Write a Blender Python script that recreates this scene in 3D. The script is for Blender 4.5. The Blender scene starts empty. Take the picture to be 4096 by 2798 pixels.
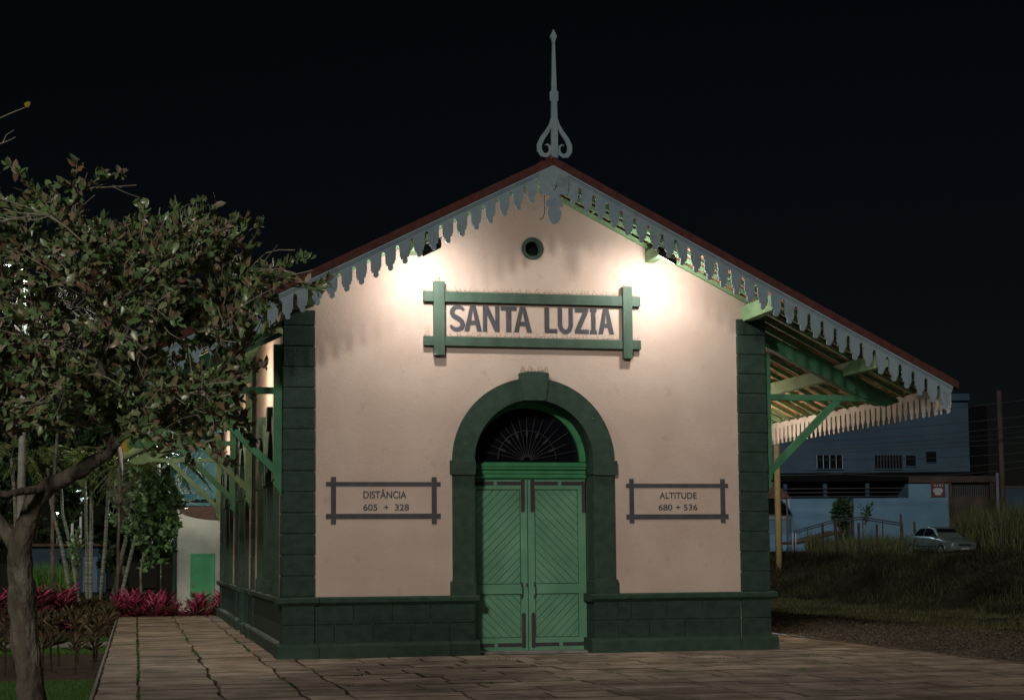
import bpy, math, random
import numpy as np
from mathutils import Vector, Matrix
from mathutils.geometry import tessellate_polygon
random.seed(7); rng = np.random.default_rng(7)
R = math.radians
S = bpy.context.scene
COL = S.collection

# ------------------------------------------------------------------ camera
CAM = np.array([-2.2521, -26.7915, 1.6]); YAW, PITCH, ROLL, FPX, SHY = .2202, .0877, -.0079, 6715.0, 229.3
_f = np.array([math.sin(YAW)*math.cos(PITCH), math.cos(YAW)*math.cos(PITCH), math.sin(PITCH)])
_r = np.array([math.cos(YAW), -math.sin(YAW), 0.0]); _u = np.cross(_r, _f)
RT = _r*math.cos(ROLL)+_u*math.sin(ROLL); UP = _u*math.cos(ROLL)-_r*math.sin(ROLL); FW = _f
cd = bpy.data.cameras.new('camera'); cam = bpy.data.objects.new('camera', cd); COL.objects.link(cam)
cd.sensor_width = 36; cd.sensor_fit = 'HORIZONTAL'; cd.lens = FPX/4096*36; cd.shift_y = SHY/4096; cd.clip_end = 2000; cd.clip_start = .1
cam.matrix_world = Matrix(((RT[0], UP[0], -FW[0], CAM[0]), (RT[1], UP[1], -FW[1], CAM[1]), (RT[2], UP[2], -FW[2], CAM[2]), (0, 0, 0, 1)))
S.camera = cam
def at(px, py, D):
    """a point seen at photo pixel (px, py), D metres in front of the camera"""
    return CAM + (FW + RT*(px-2048)/FPX + UP*(1399+SHY-py)/FPX)*D

# ------------------------------------------------------------------ sky, moon-low key light, exposure
SUN_AZ, SUN_EL = -25, 19        # light arrives from the front left (street side)
w = bpy.data.worlds.new('World'); S.world = w; w.use_nodes = True
nt = w.node_tree; bg = nt.nodes['Background']; sky = nt.nodes.new('ShaderNodeTexSky'); sky.sky_type = 'NISHITA'; sky.sun_disc = False
sky.sun_elevation = R(SUN_EL); sky.sun_rotation = R(180-SUN_AZ); sky.altitude = 600
nt.links.new(sky.outputs[0], bg.inputs[0]); bg.inputs[1].default_value = .0006
sd = bpy.data.lights.new('street_glow', 'SUN'); sd.energy = 1.0; sd.angle = R(5); sd.color = (1, .95, .85)
so = bpy.data.objects.new('street_glow', sd); COL.objects.link(so)
_d = Vector((math.sin(R(-SUN_AZ))*math.cos(R(SUN_EL)), math.cos(R(SUN_AZ))*math.cos(R(SUN_EL)), -math.sin(R(SUN_EL))))
so.rotation_euler = _d.to_track_quat('-Z', 'Y').to_euler()
S.view_settings.view_transform = 'Standard'; S.view_settings.look = 'None'; S.view_settings.exposure = 0; S.view_settings.gamma = 1
S.render.engine = 'CYCLES'

# ------------------------------------------------------------------ helpers
def tag(o, label=None, cat=None, group=None, kind=None):
    if label: o['label'] = label
    if cat: o['category'] = cat
    if group: o['group'] = group
    if kind: o['kind'] = kind
    return o
def empty(name, loc=(0, 0, 0), rz=0, label=None, cat=None, group=None):
    o = bpy.data.objects.new(name, None); COL.objects.link(o); o.location = loc; o.rotation_euler = (0, 0, rz); o.empty_display_size = .2
    return tag(o, label, cat, group)
class MB:
    def __init__(s): s.v = []; s.f = []; s.m = []
    def add(s, V, F):
        s.m.append((len(s.v), len(s.f))); b = len(s.v); s.v += [tuple(map(float, p)) for p in V]; s.f += [tuple(i+b for i in q) for q in F]; return s
    def box(s, x0, x1, y0, y1, z0, z1):
        return s.add([(x, y, z) for z in (z0, z1) for y in (y0, y1) for x in (x0, x1)],
                     [(0, 2, 3, 1), (4, 5, 7, 6), (0, 1, 5, 4), (2, 6, 7, 3), (0, 4, 6, 2), (1, 3, 7, 5)])
    def bar(s, a, b, wd, ht, up=(0, 0, 1)):
        a = Vector(a); b = Vector(b); d = (b-a).normalized(); sd_ = d.cross(Vector(up)).normalized(); u = sd_.cross(d)
        V = []
        for p in (a, b):
            for i, j in ((-1, -1), (1, -1), (1, 1), (-1, 1)): V.append(p+sd_*i*wd/2+u*j*ht/2)
        return s.add(V, [(3, 2, 1, 0), (4, 5, 6, 7), (0, 1, 5, 4), (1, 2, 6, 5), (2, 3, 7, 6), (3, 0, 4, 7)])
    def prism(s, loops, d0, d1, f):
        """loops of (u,v), first outer then holes; f(u,v,d)->xyz"""
        if isinstance(loops[0][0], (int, float)): loops = [loops]
        flat = [p for l in loops for p in l]; n = len(flat)
        tris = tessellate_polygon([[Vector((p[0], p[1], 0)) for p in l] for l in loops])
        V = [f(p[0], p[1], d0) for p in flat]+[f(p[0], p[1], d1) for p in flat]
        F = [tuple(t) for t in tris]+[tuple(i+n for i in reversed(t)) for t in tris]
        k = 0
        for l in loops:
            m = len(l)
            for i in range(m): F.append((k+i, k+(i+1) % m, k+(i+1) % m+n, k+i+n))
            k += m
        return s.add(V, F)
    def tube(s, pts, rad, n=8, cap=True):
        pts = [Vector(p) for p in pts]; m = len(pts)
        if isinstance(rad, (int, float)): rad = [rad]*m
        V = []; F = []; ref = None
        for i, p in enumerate(pts):
            d = (pts[min(i+1, m-1)]-pts[max(i-1, 0)]).normalized()
            if ref is None: ref = d.orthogonal().normalized()
            ref = (ref-d*ref.dot(d)).normalized(); b = d.cross(ref)
            for k in range(n):
                a = 2*math.pi*k/n; V.append(p+(ref*math.cos(a)+b*math.sin(a))*rad[i])
        for i in range(m-1):
            for k in range(n): F.append((i*n+k, i*n+(k+1) % n, (i+1)*n+(k+1) % n, (i+1)*n+k))
        if cap: F.append(tuple(reversed(range(n)))); F.append(tuple((m-1)*n+k for k in range(n)))
        return s.add(V, F)
    def ball(s, c, r, n=8, sz=1):
        V = []; F = []
        for i in range(n//2+1):
            t = math.pi*i/(n//2)
            for k in range(n):
                a = 2*math.pi*k/n; V.append((c[0]+r*math.sin(t)*math.cos(a), c[1]+r*math.sin(t)*math.sin(a), c[2]+sz*r*math.cos(t)))
        for i in range(n//2):
            for k in range(n): F.append((i*n+k, (i+1)*n+k, (i+1)*n+(k+1) % n, i*n+(k+1) % n))
        return s.add(V, F)
    def split(s, name, mat, parent=None, **kw):
        """each added piece becomes an object of its own"""
        e = s.m[1:]+[(len(s.v), len(s.f))]; r = []
        for (a, fa), (b, fb) in zip(s.m, e):
            q = MB(); q.v = s.v[a:b]; q.f = [tuple(i-a for i in f) for f in s.f[fa:fb]]; r.append(q.build(name, mat, parent, **kw))
        return r
    def build(s, name, mat, parent=None, bevel=0, smooth=False, **kw):
        me = bpy.data.meshes.new(name); me.from_pydata(s.v, [], s.f); me.validate(); me.update()
        return link(name, me, mat, parent, bevel, smooth, **kw)
def link(name, me, mat, parent=None, bevel=0, smooth=False, fixn=True, **kw):
    if fixn:
        import bmesh
        bm = bmesh.new(); bm.from_mesh(me); bmesh.ops.recalc_face_normals(bm, faces=bm.faces); bm.to_mesh(me); bm.free()
    if mat: me.materials.append(mat)
    if smooth: me.polygons.foreach_set('use_smooth', [True]*len(me.polygons))
    o = bpy.data.objects.new(name, me); COL.objects.link(o); o.parent = parent
    if bevel:
        b = o.modifiers.new('bevel', 'BEVEL'); b.width = bevel; b.segments = 2; b.limit_method = 'ANGLE'; b.angle_limit = R(40)
    return tag(o, **kw)
def npmesh(name, V, F, mat, parent=None, **kw):
    """V (n,3), F (m,k) numpy arrays: fast path for foliage"""
    me = bpy.data.meshes.new(name); V = np.asarray(V, float); F = np.asarray(F, int); k = F.shape[1]
    me.vertices.add(len(V)); me.vertices.foreach_set('co', V.ravel())
    me.loops.add(F.size); me.loops.foreach_set('vertex_index', F.ravel())
    me.polygons.add(len(F)); me.polygons.foreach_set('loop_start', np.arange(len(F))*k)
    me.update(); me.validate()
    return link(name, me, mat, parent, fixn=False, **kw)
def copy_tree(o, parent=None):
    c = o.copy(); COL.objects.link(c); c.parent = parent
    for ch in [x for x in bpy.data.objects if x.parent == o]: copy_tree(ch, c)
    return c
FX = lambda u, v, d: (u, d, v)        # facade planes: u = x, v = z, depth y
SX = lambda u, v, d: (d, u, v)        # side walls: u = y, v = z, depth x
def arc(cx, cz, r, a0, a1, n=24): return [(cx+r*math.cos(R(a0+(a1-a0)*i/n)), cz+r*math.sin(R(a0+(a1-a0)*i/n))) for i in range(n+1)]
def ribbon(pts, wd):
    n = len(pts); L = []; Q = []
    if isinstance(wd, (int, float)): wd = [wd]*n
    for i, p in enumerate(pts):
        a = pts[max(i-1, 0)]; b = pts[min(i+1, n-1)]; dx, dz = b[0]-a[0], b[1]-a[1]; l = math.hypot(dx, dz) or 1
        L.append((p[0]-dz/l*wd[i]/2, p[1]+dx/l*wd[i]/2)); Q.append((p[0]+dz/l*wd[i]/2, p[1]-dx/l*wd[i]/2))
    return L+Q[::-1]

# ------------------------------------------------------------------ materials
def N(nt, t, **k):
    n = nt.nodes.new(t)
    for a, b in k.items(): setattr(n, a, b)
    return n
def mat(name, c1, c2=None, rough=.8, scale=6, bump=0, bscale=30, detail=5, lo=.35, hi=.65, metal=0, spec=.3, island=0, emit=None, estr=0,
        stain=None, stscale=2, stlo=.55, sthi=.75, stretch=(1, 1, 1), trans=0, dist=.01, isl=0):
    m = bpy.data.materials.new(name); m.use_nodes = True; t = m.node_tree; b = t.nodes['Principled BSDF']
    b.inputs['Roughness'].default_value = rough; b.inputs['Metallic'].default_value = metal; b.inputs['Specular IOR Level'].default_value = spec
    tc = N(t, 'ShaderNodeTexCoord'); mp = N(t, 'ShaderNodeMapping'); mp.inputs['Scale'].default_value = stretch
    t.links.new(tc.outputs['Object'], mp.inputs[0]); col = None
    def ramp(src, a, b_, ca, cb):
        r = N(t, 'ShaderNodeValToRGB'); e = r.color_ramp.elements; e[0].position = a; e[1].position = b_; e[0].color = (*ca, 1); e[1].color = (*cb, 1)
        t.links.new(src, r.inputs[0]); return r.outputs[0]
    if island:
        g = N(t, 'ShaderNodeNewGeometry'); col = ramp(g.outputs['Random Per Island'], 0, 1, c1, c2)
        if isinstance(island, list):
            r = col.node; r.color_ramp.interpolation = 'LINEAR'
            for p, c in island: e = r.color_ramp.elements.new(p); e.color = (*c, 1)
    elif c2:
        no = N(t, 'ShaderNodeTexNoise'); no.inputs['Scale'].default_value = scale; no.inputs['Detail'].default_value = detail
        t.links.new(mp.outputs[0], no.inputs[0]); col = ramp(no.outputs[0], lo, hi, c1, c2)
    if stain:
        no = N(t, 'ShaderNodeTexNoise'); no.inputs['Scale'].default_value = stscale; no.inputs['Detail'].default_value = 8; no.inputs['Roughness'].default_value = .65
        t.links.new(mp.outputs[0], no.inputs[0]); f = ramp(no.outputs[0], stlo, sthi, (0, 0, 0), (1, 1, 1))
        mx = N(t, 'ShaderNodeMix', data_type='RGBA'); t.links.new(f, mx.inputs[0]); t.links.new(col, mx.inputs[6]) if col else None
        if not col: mx.inputs[6].default_value = (*c1, 1)
        mx.inputs[7].default_value = (*stain, 1); col = mx.outputs[2]
    if isl:
        g = N(t, 'ShaderNodeNewGeometry'); f = ramp(g.outputs['Random Per Island'], 0, 1, (1-isl, 1-isl, 1-isl), (1, 1, 1)); mx = N(t, 'ShaderNodeMix', data_type='RGBA', blend_type='MULTIPLY'); mx.inputs[0].default_value = 1
        t.links.new(col, mx.inputs[6]); t.links.new(f, mx.inputs[7]); col = mx.outputs[2]
    if col: t.links.new(col, b.inputs['Base Color'])
    else: b.inputs['Base Color'].default_value = (*c1, 1)
    if bump:
        no = N(t, 'ShaderNodeTexNoise'); no.inputs['Scale'].default_value = bscale; no.inputs['Detail'].default_value = 6
        t.links.new(mp.outputs[0], no.inputs[0]); bp = N(t, 'ShaderNodeBump'); bp.inputs['Strength'].default_value = bump; bp.inputs['Distance'].default_value = dist
        t.links.new(no.outputs[0], bp.inputs['Height']); t.links.new(bp.outputs[0], b.inputs['Normal'])
    if emit: b.inputs['Emission Color'].default_value = (*emit, 1); b.inputs['Emission Strength'].default_value = estr
    if trans: b.inputs['Transmission Weight'].default_value = 0
    return m
M = dict(
    wall=mat('peach_plaster', (.57, .442, .370), (.63, .505, .430), .9, 1.2, .35, 26, spec=.15, stain=(.40, .27, .20), stscale=3.5, stlo=.60, sthi=.90, dist=.012),
    trim=mat('dark_green_paint', (.030, .058, .042), (.043, .078, .056), .7, 7, .5, 30, spec=.25, stain=(.10, .115, .09), stscale=9, stlo=.68, sthi=.8),
    stone=mat('dark_green_rough_stone', (.020, .043, .033), (.033, .063, .048), .75, 5, .6, 26, dist=.02, stain=(.085, .10, .085), stscale=12, stlo=.66, sthi=.8, stretch=(1, 1, 1.6)),
    door=mat('door_green_paint', (.115, .285, .172), (.155, .345, .215), .5, 2.5, .15, 40, spec=.4),
    doorgroove=mat('door_groove_green', (.03, .10, .05), rough=.7),
    transom=mat('bright_green_paint', (.05, .24, .10), (.07, .30, .13), .5, 4),
    strap=mat('dark_iron_strap', (.045, .04, .045), (.065, .055, .06), .6, 12, .2),
    wood=mat('light_green_wood_paint', (.19, .35, .18), (.26, .43, .24), .65, 4, .2, 30, stain=(.16, .22, .10), stscale=5),
    beam=mat('mid_green_wood_paint', (.055, .19, .10), (.08, .25, .13), .6, 4, .2, 30),
    barge=mat('grey_blue_board_paint', (.205, .28, .335), (.275, .355, .405), .7, 3, .3, 30, stain=(.12, .15, .165), stscale=3, stlo=.55, sthi=.8),
    eave=mat('pale_board_paint', (.40, .40, .39), (.50, .49, .47), .7, 3, .3, 30, stain=(.25, .22, .19), stscale=4),
    tile=mat('terracotta_tile', (.34, .14, .085), (.52, .25, .15), .85, 9, .6, 40, stain=(.12, .08, .06), stscale=4, stlo=.5, sthi=.75),
    verge=mat('maroon_verge_mortar', (.075, .024, .020), (.11, .038, .03), .9, 9, .5, 30, stain=(.09, .05, .045), stscale=2),
    ink=mat('violet_grey_sign_paint', (.066, .067, .080), (.085, .086, .100), .8, 8),
    signgreen=mat('sign_frame_green', (.05, .088, .064), (.068, .115, .085), .6, 5, .3, 30, stain=(.62, .62, .56), stscale=16, stlo=.665, sthi=.70, stretch=(1, 1, .35)),
    glass=mat('dark_glass', (.006, .007, .010), rough=.12, spec=.5),
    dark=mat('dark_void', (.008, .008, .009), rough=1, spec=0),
    iron=mat('grey_ironwork', (.055, .05, .06), rough=.6, metal=.2),
    wire=mat('rusty_wire', (.20, .12, .07), rough=.7),
    paving=mat('sandstone_paving', (.38, .29, .22), (.58, .47, .37), .8, 2.2, .6, 14, spec=.25, stain=(.10, .075, .055), stscale=1.3, stlo=.46, sthi=.74, stretch=(1, 1, 1), dist=.012, isl=.42),
    soil=mat('dark_soil', (.05, .032, .022), (.10, .065, .045), 1, 6, 1, 30, dist=.05),
    joint=mat('joint_dirt', (.075, .057, .04), (.16, .125, .09), 1, 6),
    kerb=mat('path_stone', (.22, .21, .18), (.33, .31, .27), .9, 6, .6, 20),
    ground=mat('ground_earth', (.02, .022, .010), (.05, .044, .025), 1, 1.5, 1, 8, dist=.1),
    gravel=mat('grey_gravel', (.05, .04, .03), (.18, .15, .11), 1, 16, 1, 18, dist=.08, lo=.3, hi=.75),
    lawn=mat('lawn_green', (.03, .085, .015), (.055, .13, .025), .9, 5, 1, 30),
    grassb=mat('grass_blades', (.035, .10, .018), (.10, .20, .04), .7, island=True),
    drygrass=mat('dry_grass_blades', (.035, .035, .014), (.17, .15, .08), .8, island=[(.5, (.05, .075, .02))]),
    slopegrass=mat('slope_grass_blades', (.03, .025, .012), (.11, .092, .045), .9, island=[(.5, (.03, .035, .012))], stain=(.012, .009, .005), stscale=.30, stlo=.42, sthi=.60),  # dark base colour also holds the shade on the bank
    leafA=mat('tree_leaf', (.11, .20, .07), (.34, .26, .19), .34, spec=.8, island=[(.4, (.20, .32, .13)), (.62, (.28, .31, .15)), (.78, (.31, .25, .13)), (.88, (.28, .15, .10)), (.95, (.40, .35, .27))]),
    leafB=mat('shrub_leaf', (.06, .14, .045), (.20, .34, .14), .4, spec=.5, island=True),
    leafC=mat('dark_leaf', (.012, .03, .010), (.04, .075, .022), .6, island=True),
    yellowleaf=mat('yellow_leaf', (.55, .40, .05), rough=.6),
    pink=mat('magenta_leaf', (.16, .015, .04), (.50, .07, .17), .45, spec=.4, island=[(.3, (.09, .02, .03)), (.5, (.12, .06, .03)), (.7, (.34, .03, .10))]),
    croton=mat('bronze_leaf', (.07, .03, .02), (.22, .15, .08), .5, island=[(.4, (.055, .065, .022)), (.7, (.12, .06, .04))]),
    palm=mat('palm_leaflet', (.04, .09, .02), (.20, .20, .06), .5, island=True),
    bark=mat('tree_bark', (.075, .062, .048), (.19, .16, .125), .9, 4.5, 1, 14, dist=.05, stain=(.33, .31, .25), stscale=2.6, stlo=.52, sthi=.66, stretch=(1, 1, .5)),
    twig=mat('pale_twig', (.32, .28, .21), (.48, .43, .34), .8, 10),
    palmbark=mat('ringed_palm_bark', (.10, .10, .07), (.30, .30, .24), .9, 10, .8, 20, stretch=(.3, .3, 3)),
    cream=mat('cream_plaster', (.50, .46, .38), (.60, .55, .46), .9, 1.5, .3, 20, stain=(.36, .33, .28), stscale=1),
    teal=mat('teal_tank_paint', (.04, .12, .13), (.07, .18, .19), .5, .8, .2, 5),
    brown=mat('brown_panel', (.08, .04, .026), (.12, .06, .04), .7, 5),
    concrete=mat('pole_concrete', (.26, .25, .22), (.36, .34, .30), .9, 6, .5, 20),
    ypole=mat('yellow_lit_pole', (.40, .30, .12), (.50, .38, .17), .8, 4, .3),  # yellow light falling on the pole is put into its colour
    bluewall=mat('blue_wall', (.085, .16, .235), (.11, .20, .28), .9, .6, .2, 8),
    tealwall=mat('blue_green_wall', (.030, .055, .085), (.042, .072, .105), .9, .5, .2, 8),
    brownwall=mat('brown_wall', (.045, .03, .026), (.07, .05, .042), .9, 1),
    whitewall=mat('pale_wall', (.22, .24, .27), (.28, .30, .33), .9, 1),
    redsign=mat('red_sign', (.09, .026, .024), rough=.7), whitep=mat('white_paint', (.7, .7, .7), rough=.7),
    ochre=mat('ochre_letter', (.42, .28, .10), rough=.7),
    steel=mat('rail_steel', (.25, .20, .14), (.42, .36, .24), .35, 6, metal=.8),
    carpaint=mat('silver_green_car_paint', (.22, .275, .27), rough=.28, metal=.6, spec=.5),
    tyre=mat('tyre_rubber', (.015, .015, .016), rough=.8), rim=mat('wheel_rim', (.6, .62, .62), rough=.35, metal=.8),
    blackm=mat('black_fixture', (.02, .018, .016), rough=.5),
    lampglass=mat('lamp_lens', (.8, .8, .8), rough=.3, emit=(1, .96, .9), estr=14),
    farlamp=mat('far_lamp_lens', (.8, .8, .8), rough=.3, emit=(.6, 1, 1), estr=9),
    coolglass=mat('cool_lamp_lens', (.8, .8, .8), rough=.3, emit=(.85, 1, 1), estr=60),
    warmglass=mat('warm_lamp_lens', (.8, .7, .5), rough=.3, emit=(1, .78, .5), estr=5),
)
def area(name, loc, target, energy, sx, sy, color, parent):
    l = bpy.data.lights.new(name, 'AREA'); l.shape = 'RECTANGLE'; l.size = sx; l.size_y = sy; l.energy = energy; l.color = color
    o = bpy.data.objects.new(name, l); COL.objects.link(o); o.location = loc
    o.rotation_euler = (Vector(target)-Vector(loc)).to_track_quat('-Z', 'Z').to_euler(); o.parent = parent; return o
def point(name, loc, energy, r, color, parent, spot=None, target=None):
    l = bpy.data.lights.new(name, 'SPOT' if spot else 'POINT'); l.energy = energy; l.shadow_soft_size = r; l.color = color
    if spot: l.spot_size = R(spot); l.spot_blend = .6
    o = bpy.data.objects.new(name, l); COL.objects.link(o); o.location = loc; o.parent = parent
    if target: o.rotation_euler = (Vector(target)-Vector(loc)).to_track_quat('-Z', 'Z').to_euler()
    return o

# ------------------------------------------------------------------ ground
def terr(x, y):
    """ground height: garden left, track bed right, embankment beyond"""
    if x < -2.7: return -.3
    if x < 10.2: return -.3
    wob = .5*math.sin(y*.23)+.3*math.sin(y*.61+1)
    e = 22.3+wob; t = min(max((x-e)/4.6, 0), 1); z = -.2+1.5*(t*t*(3-2*t))+max(0, min(x, 60)-27)*.012
    b = math.exp(-((x-24.5)/2.6)**2)*(.22*math.sin(y*.55+x*.6)*math.sin(x*1.1-y*.21)+.13*math.sin(y*1.37-x*.9))
    return z+b+.04*math.sin(x*1.7)*math.sin(y*1.3)
xs = sorted(set([-400, -200, -100, -60, -30, -20, -12, -8, -5, -2.7, 0, 5, 10.2]+[10.2+.6*i for i in range(1, 35)]+[32, 36, 42, 50, 60, 80, 120, 200, 400]))
ys = [-60, -40, -30]+[-26+1.5*i for i in range(70)]+[85, 95, 110, 130, 160, 200, 300, 500, 800]
V = [(x, y, terr(x, y)) for y in ys for x in xs]; nx = len(xs)
F = [(j*nx+i, j*nx+i+1, (j+1)*nx+i+1, (j+1)*nx+i) for j in range(len(ys)-1) for i in range(nx-1)]
MB().add(V, F).build('ground', M['ground'], smooth=True, kind='structure')
MB().box(-2.72, 10.16, -30, 20.8, -.299, -.03).build('platform', M['soil'], kind='structure')
# paving slabs: strips running along the building, cross joints jittered
pv = MB(); 
def slab(x0, x1, y0, y1, x0b=None, x1b=None):
    g = random.uniform(.005, .011); h = random.uniform(-.006, .004); c = .014; x0b = x0 if x0b is None else x0b; x1b = x1 if x1b is None else x1b
    g2 = g if x0 < .1 else random.uniform(.004, .032); o = [(x0+g, y0+g2), (x1-g, y0+g2), (x1b-g, y1-g), (x0b+g, y1-g)]; o = [(a+random.uniform(-.012, .012), b+random.uniform(-.012, .012)) for a, b in o]
    # broken outline: extra points on each side
    P = []
    for i in range(4):
        a, b = o[i], o[(i+1) % 4]; P.append(a); n = max(1, int(math.hypot(b[0]-a[0], b[1]-a[1])/.25))
        for k in range(1, n): t = k/n; P.append((a[0]+(b[0]-a[0])*t+random.uniform(-.011, .011), a[1]+(b[1]-a[1])*t+random.uniform(-.011, .011)))
    cx = sum(p[0] for p in P)/len(P); cy = sum(p[1] for p in P)/len(P); n = len(P)
    def inn(p): d = math.hypot(p[0]-cx, p[1]-cy); return (p[0]-(p[0]-cx)/d*c, p[1]-(p[1]-cy)/d*c)
    V = [(p[0], p[1], -.029) for p in P]+[(p[0], p[1], h-.010) for p in P]+[(*inn(p), h) for p in P]
    F = [tuple(2*n+i for i in range(n))]+[(i, (i+1) % n, (i+1) % n+n, i+n) for i in range(n)]+[(i+n, (i+1) % n+n, (i+1) % n+2*n, i+2*n) for i in range(n)]
    pv.add(V, F)
SLY = []
bands = [(-2.70, -2.2)]; 
y = -28.0
while y < 20.7:                         # kerb strip
    L = random.uniform(.9, 1.6); slab(-2.70, -2.21, y, min(y+L, 20.75)); y += L
xb = [-2.2, -1.25, -.33, .45]
for a, b in zip(xb[:-1], xb[1:]):
    y = -28.0+random.random()
    while y < 20.7:
        L = random.uniform(.35, .95); slab(a, b if b < .4 else .2, y, min(y+L, 20.75)); y += L
y = -28.0                                # in front: courses across
while y < -.02:
    L = random.choice((.42, .5, .6, .75)); y1 = min(y+L, -.02); x = .2; 
    while x < 10.1:
        wd = random.uniform(.5, 1.5); x1 = min(x+wd, 10.12)
        if 10.12-x1 < .3: x1 = 10.12
        slab(x, x1, y, y1); x = x1
    y = y1
y = 0
while y < 20.7:                         # right platform
    L = random.uniform(.45, .8); x = 8.3
    while x < 10.1:
        x1 = min(x+random.uniform(.6, 1), 10.12); slab(x, x1, y, y+L); x = x1
    y += L
def warp(p):
    x, y, z = p
    k = max(0, min(1, (x+2.25)/.5))*max(0, min(1, (10.1-x)/.6))*(1 if y < -.6 or x < 0 or x > 8.3 else 0)
    kx = min(1, abs(x+2.2)*3) if x > -2.2 else 0
    return (x+k*kx*(.022*math.sin(y*1.9+x)+.012*math.sin(y*4.7+x*2.1)), y+k*(.06*math.sin(x*1.4+y*.5)+.022*math.sin(x*3.7-y*2.3)), z)
pv.v = [warp(p) for p in pv.v]
po = pv.build('pavement', M['paving'], kind='structure', fixn=False); po.data.materials.append(M['joint'])
for f_ in po.data.polygons: f_.material_index = 0 if f_.normal.z > .9 else 1
pk = MB()
y = -28
while y < 20.8:
    L = random.uniform(.9, 1.6); pk.box(-2.76, -2.7205, y+.01, min(y+L, 20.8), -.299, -.004); y += L
pk.build('platform_edge', M['kerb'], bevel=.008, kind='structure')
rl = empty('steel_rail', (10.2, 0, 0), label='dull steel rail lying along the right edge of the stone platform', cat='rail')
MB().box(-.05, .05, -30, 60, -.10, -.085).build('rail_foot', M['steel'], rl)
MB().box(-.012, .012, -30, 60, -.085, -.03).build('rail_web', M['steel'], rl)
MB().box(-.033, .033, -30, 60, -.03, .012).build('rail_head', M['steel'], rl, bevel=.008)
# gravel bed
V = [(x, y, (-.12 if x < 15.3 else -.2)+.02*math.sin(x*5+y*3)+random.uniform(-.015, .015)) for y in np.arange(-20, 90, .5) for x in (10.3, 10.9, 11.7, 12.6, 13.6, 14.6, 15.4, 16.3)]
F = [(j*8+i, j*8+i+1, (j+1)*8+i+1, (j+1)*8+i) for j in range(len(V)//8-1) for i in range(7)]
MB().add(V, F).build('gravel_bed', M['gravel'], smooth=True, kind='structure')
def stones(n, box, z, smin, smax):
    ox = np.array([(1, 0, 0), (-1, 0, 0), (0, 1, 0), (0, -1, 0), (0, 0, 1), (0, 0, -.6)], float)
    of = np.array([(0, 2, 4), (2, 1, 4), (1, 3, 4), (3, 0, 4), (2, 0, 5), (1, 2, 5), (3, 1, 5), (0, 3, 5)])
    V = []; F = []
    for i in range(n):
        s = random.uniform(smin, smax); a = random.random()*6.3; c, d = math.cos(a), math.sin(a)
        q = ox*np.array([s*random.uniform(.7, 1.4), s*random.uniform(.6, 1.1), s*random.uniform(.4, .9)])
        q = np.c_[q[:, 0]*c-q[:, 1]*d, q[:, 0]*d+q[:, 1]*c, q[:, 2]]+np.array([random.uniform(box[0], box[1]), random.uniform(box[2], box[3]), z])
        V.append(q); F.append(of+6*i)
    return np.concatenate(V), np.concatenate(F)
V, F = stones(16000, (10.35, 15.9, -4, 32), -.10, .015, .05); npmesh('gravel_stones', V, F, M['gravel'], kind='stuff', label='loose grey gravel lying beside the steel rail', cat='gravel')

# garden sheets
MB().box(-2.77-18, -2.765, -20, 60, -.30, -.292).build('lawn', M['lawn'], kind='structure')
MB().box(-20, -2.775, .2, 7.6, -.292, -.275).build('flower_bed', M['soil'], kind='structure')
MB().box(-20, -2.775, 13.8, 20, -.292, -.278).build('flower_bed', M['soil'], kind='structure')
MB().box(-20, -2.775, 9.8, 12.6, -.292, -.27).build('garden_path', M['kerb'], kind='structure')
def blades(n, samp, hmin, hmax, wd, lean=.35, clump=0):
    """n grass blades: samp() -> arrays x,y,z"""
    x, y, z = samp(n); h = rng.uniform(hmin, hmax, n); a = rng.uniform(0, 2*np.pi, n); h = h*(1+clump*(np.sin(x*1.9+np.sin(y*1.3)*2)*.5+np.sin(x*.7-y*1.1)*.5)) if clump else h; l = rng.uniform(0, lean, n)*h; b = rng.uniform(0, 2*np.pi, n)
    dx, dy = np.cos(a)*wd/2, np.sin(a)*wd/2; lx, ly = np.cos(b)*l, np.sin(b)*l
    P = np.stack([np.c_[x-dx, y-dy, z], np.c_[x+dx, y+dy, z], np.c_[x+dx*.7+lx*.4, y+dy*.7+ly*.4, z+h*.6], np.c_[x-dx*.7+lx*.4, y-dy*.7+ly*.4, z+h*.6], np.c_[x+lx, y+ly, z+h], np.c_[x+lx, y+ly, z+h]], 1)
    V = P.reshape(-1, 3); i = np.arange(n)[:, None]*6
    F = np.concatenate([i+np.array([0, 1, 2, 3]), i+np.array([3, 2, 4, 5])])
    return V, F
def U(a, b): return lambda n: rng.uniform(a, b, n)
V1, F1 = blades(26000, lambda n: (rng.uniform(-4.4, -2.79, n), rng.uniform(-6, .3, n), np.full(n, -.292)), .02, .055, .006)
V2, F2 = blades(22000, lambda n: (rng.uniform(-7, -2.79, n), rng.uniform(7.6, 9.9, n), np.full(n, -.292)), .03, .08, .01)
V3, F3 = blades(20000, lambda n: (rng.uniform(-8, -2.79, n), rng.uniform(12.6, 14.2, n), np.full(n, -.292)), .03, .09, .012)
V4, F4 = blades(26000, lambda n: (rng.uniform(-10, -2.79, n), rng.uniform(19.5, 30, n), np.full(n, -.292)), .03, .10, .015)
o = 0; VV = []; FF = []
for a, b in ((V1, F1), (V2, F2), (V3, F3), (V4, F4)): VV.append(a); FF.append(b+o); o += len(a)
npmesh('lawn_grass', np.concatenate(VV), np.concatenate(FF), M['grassb'], kind='stuff', label='short green lawn grass beside the raised platform', cat='grass')
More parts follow.
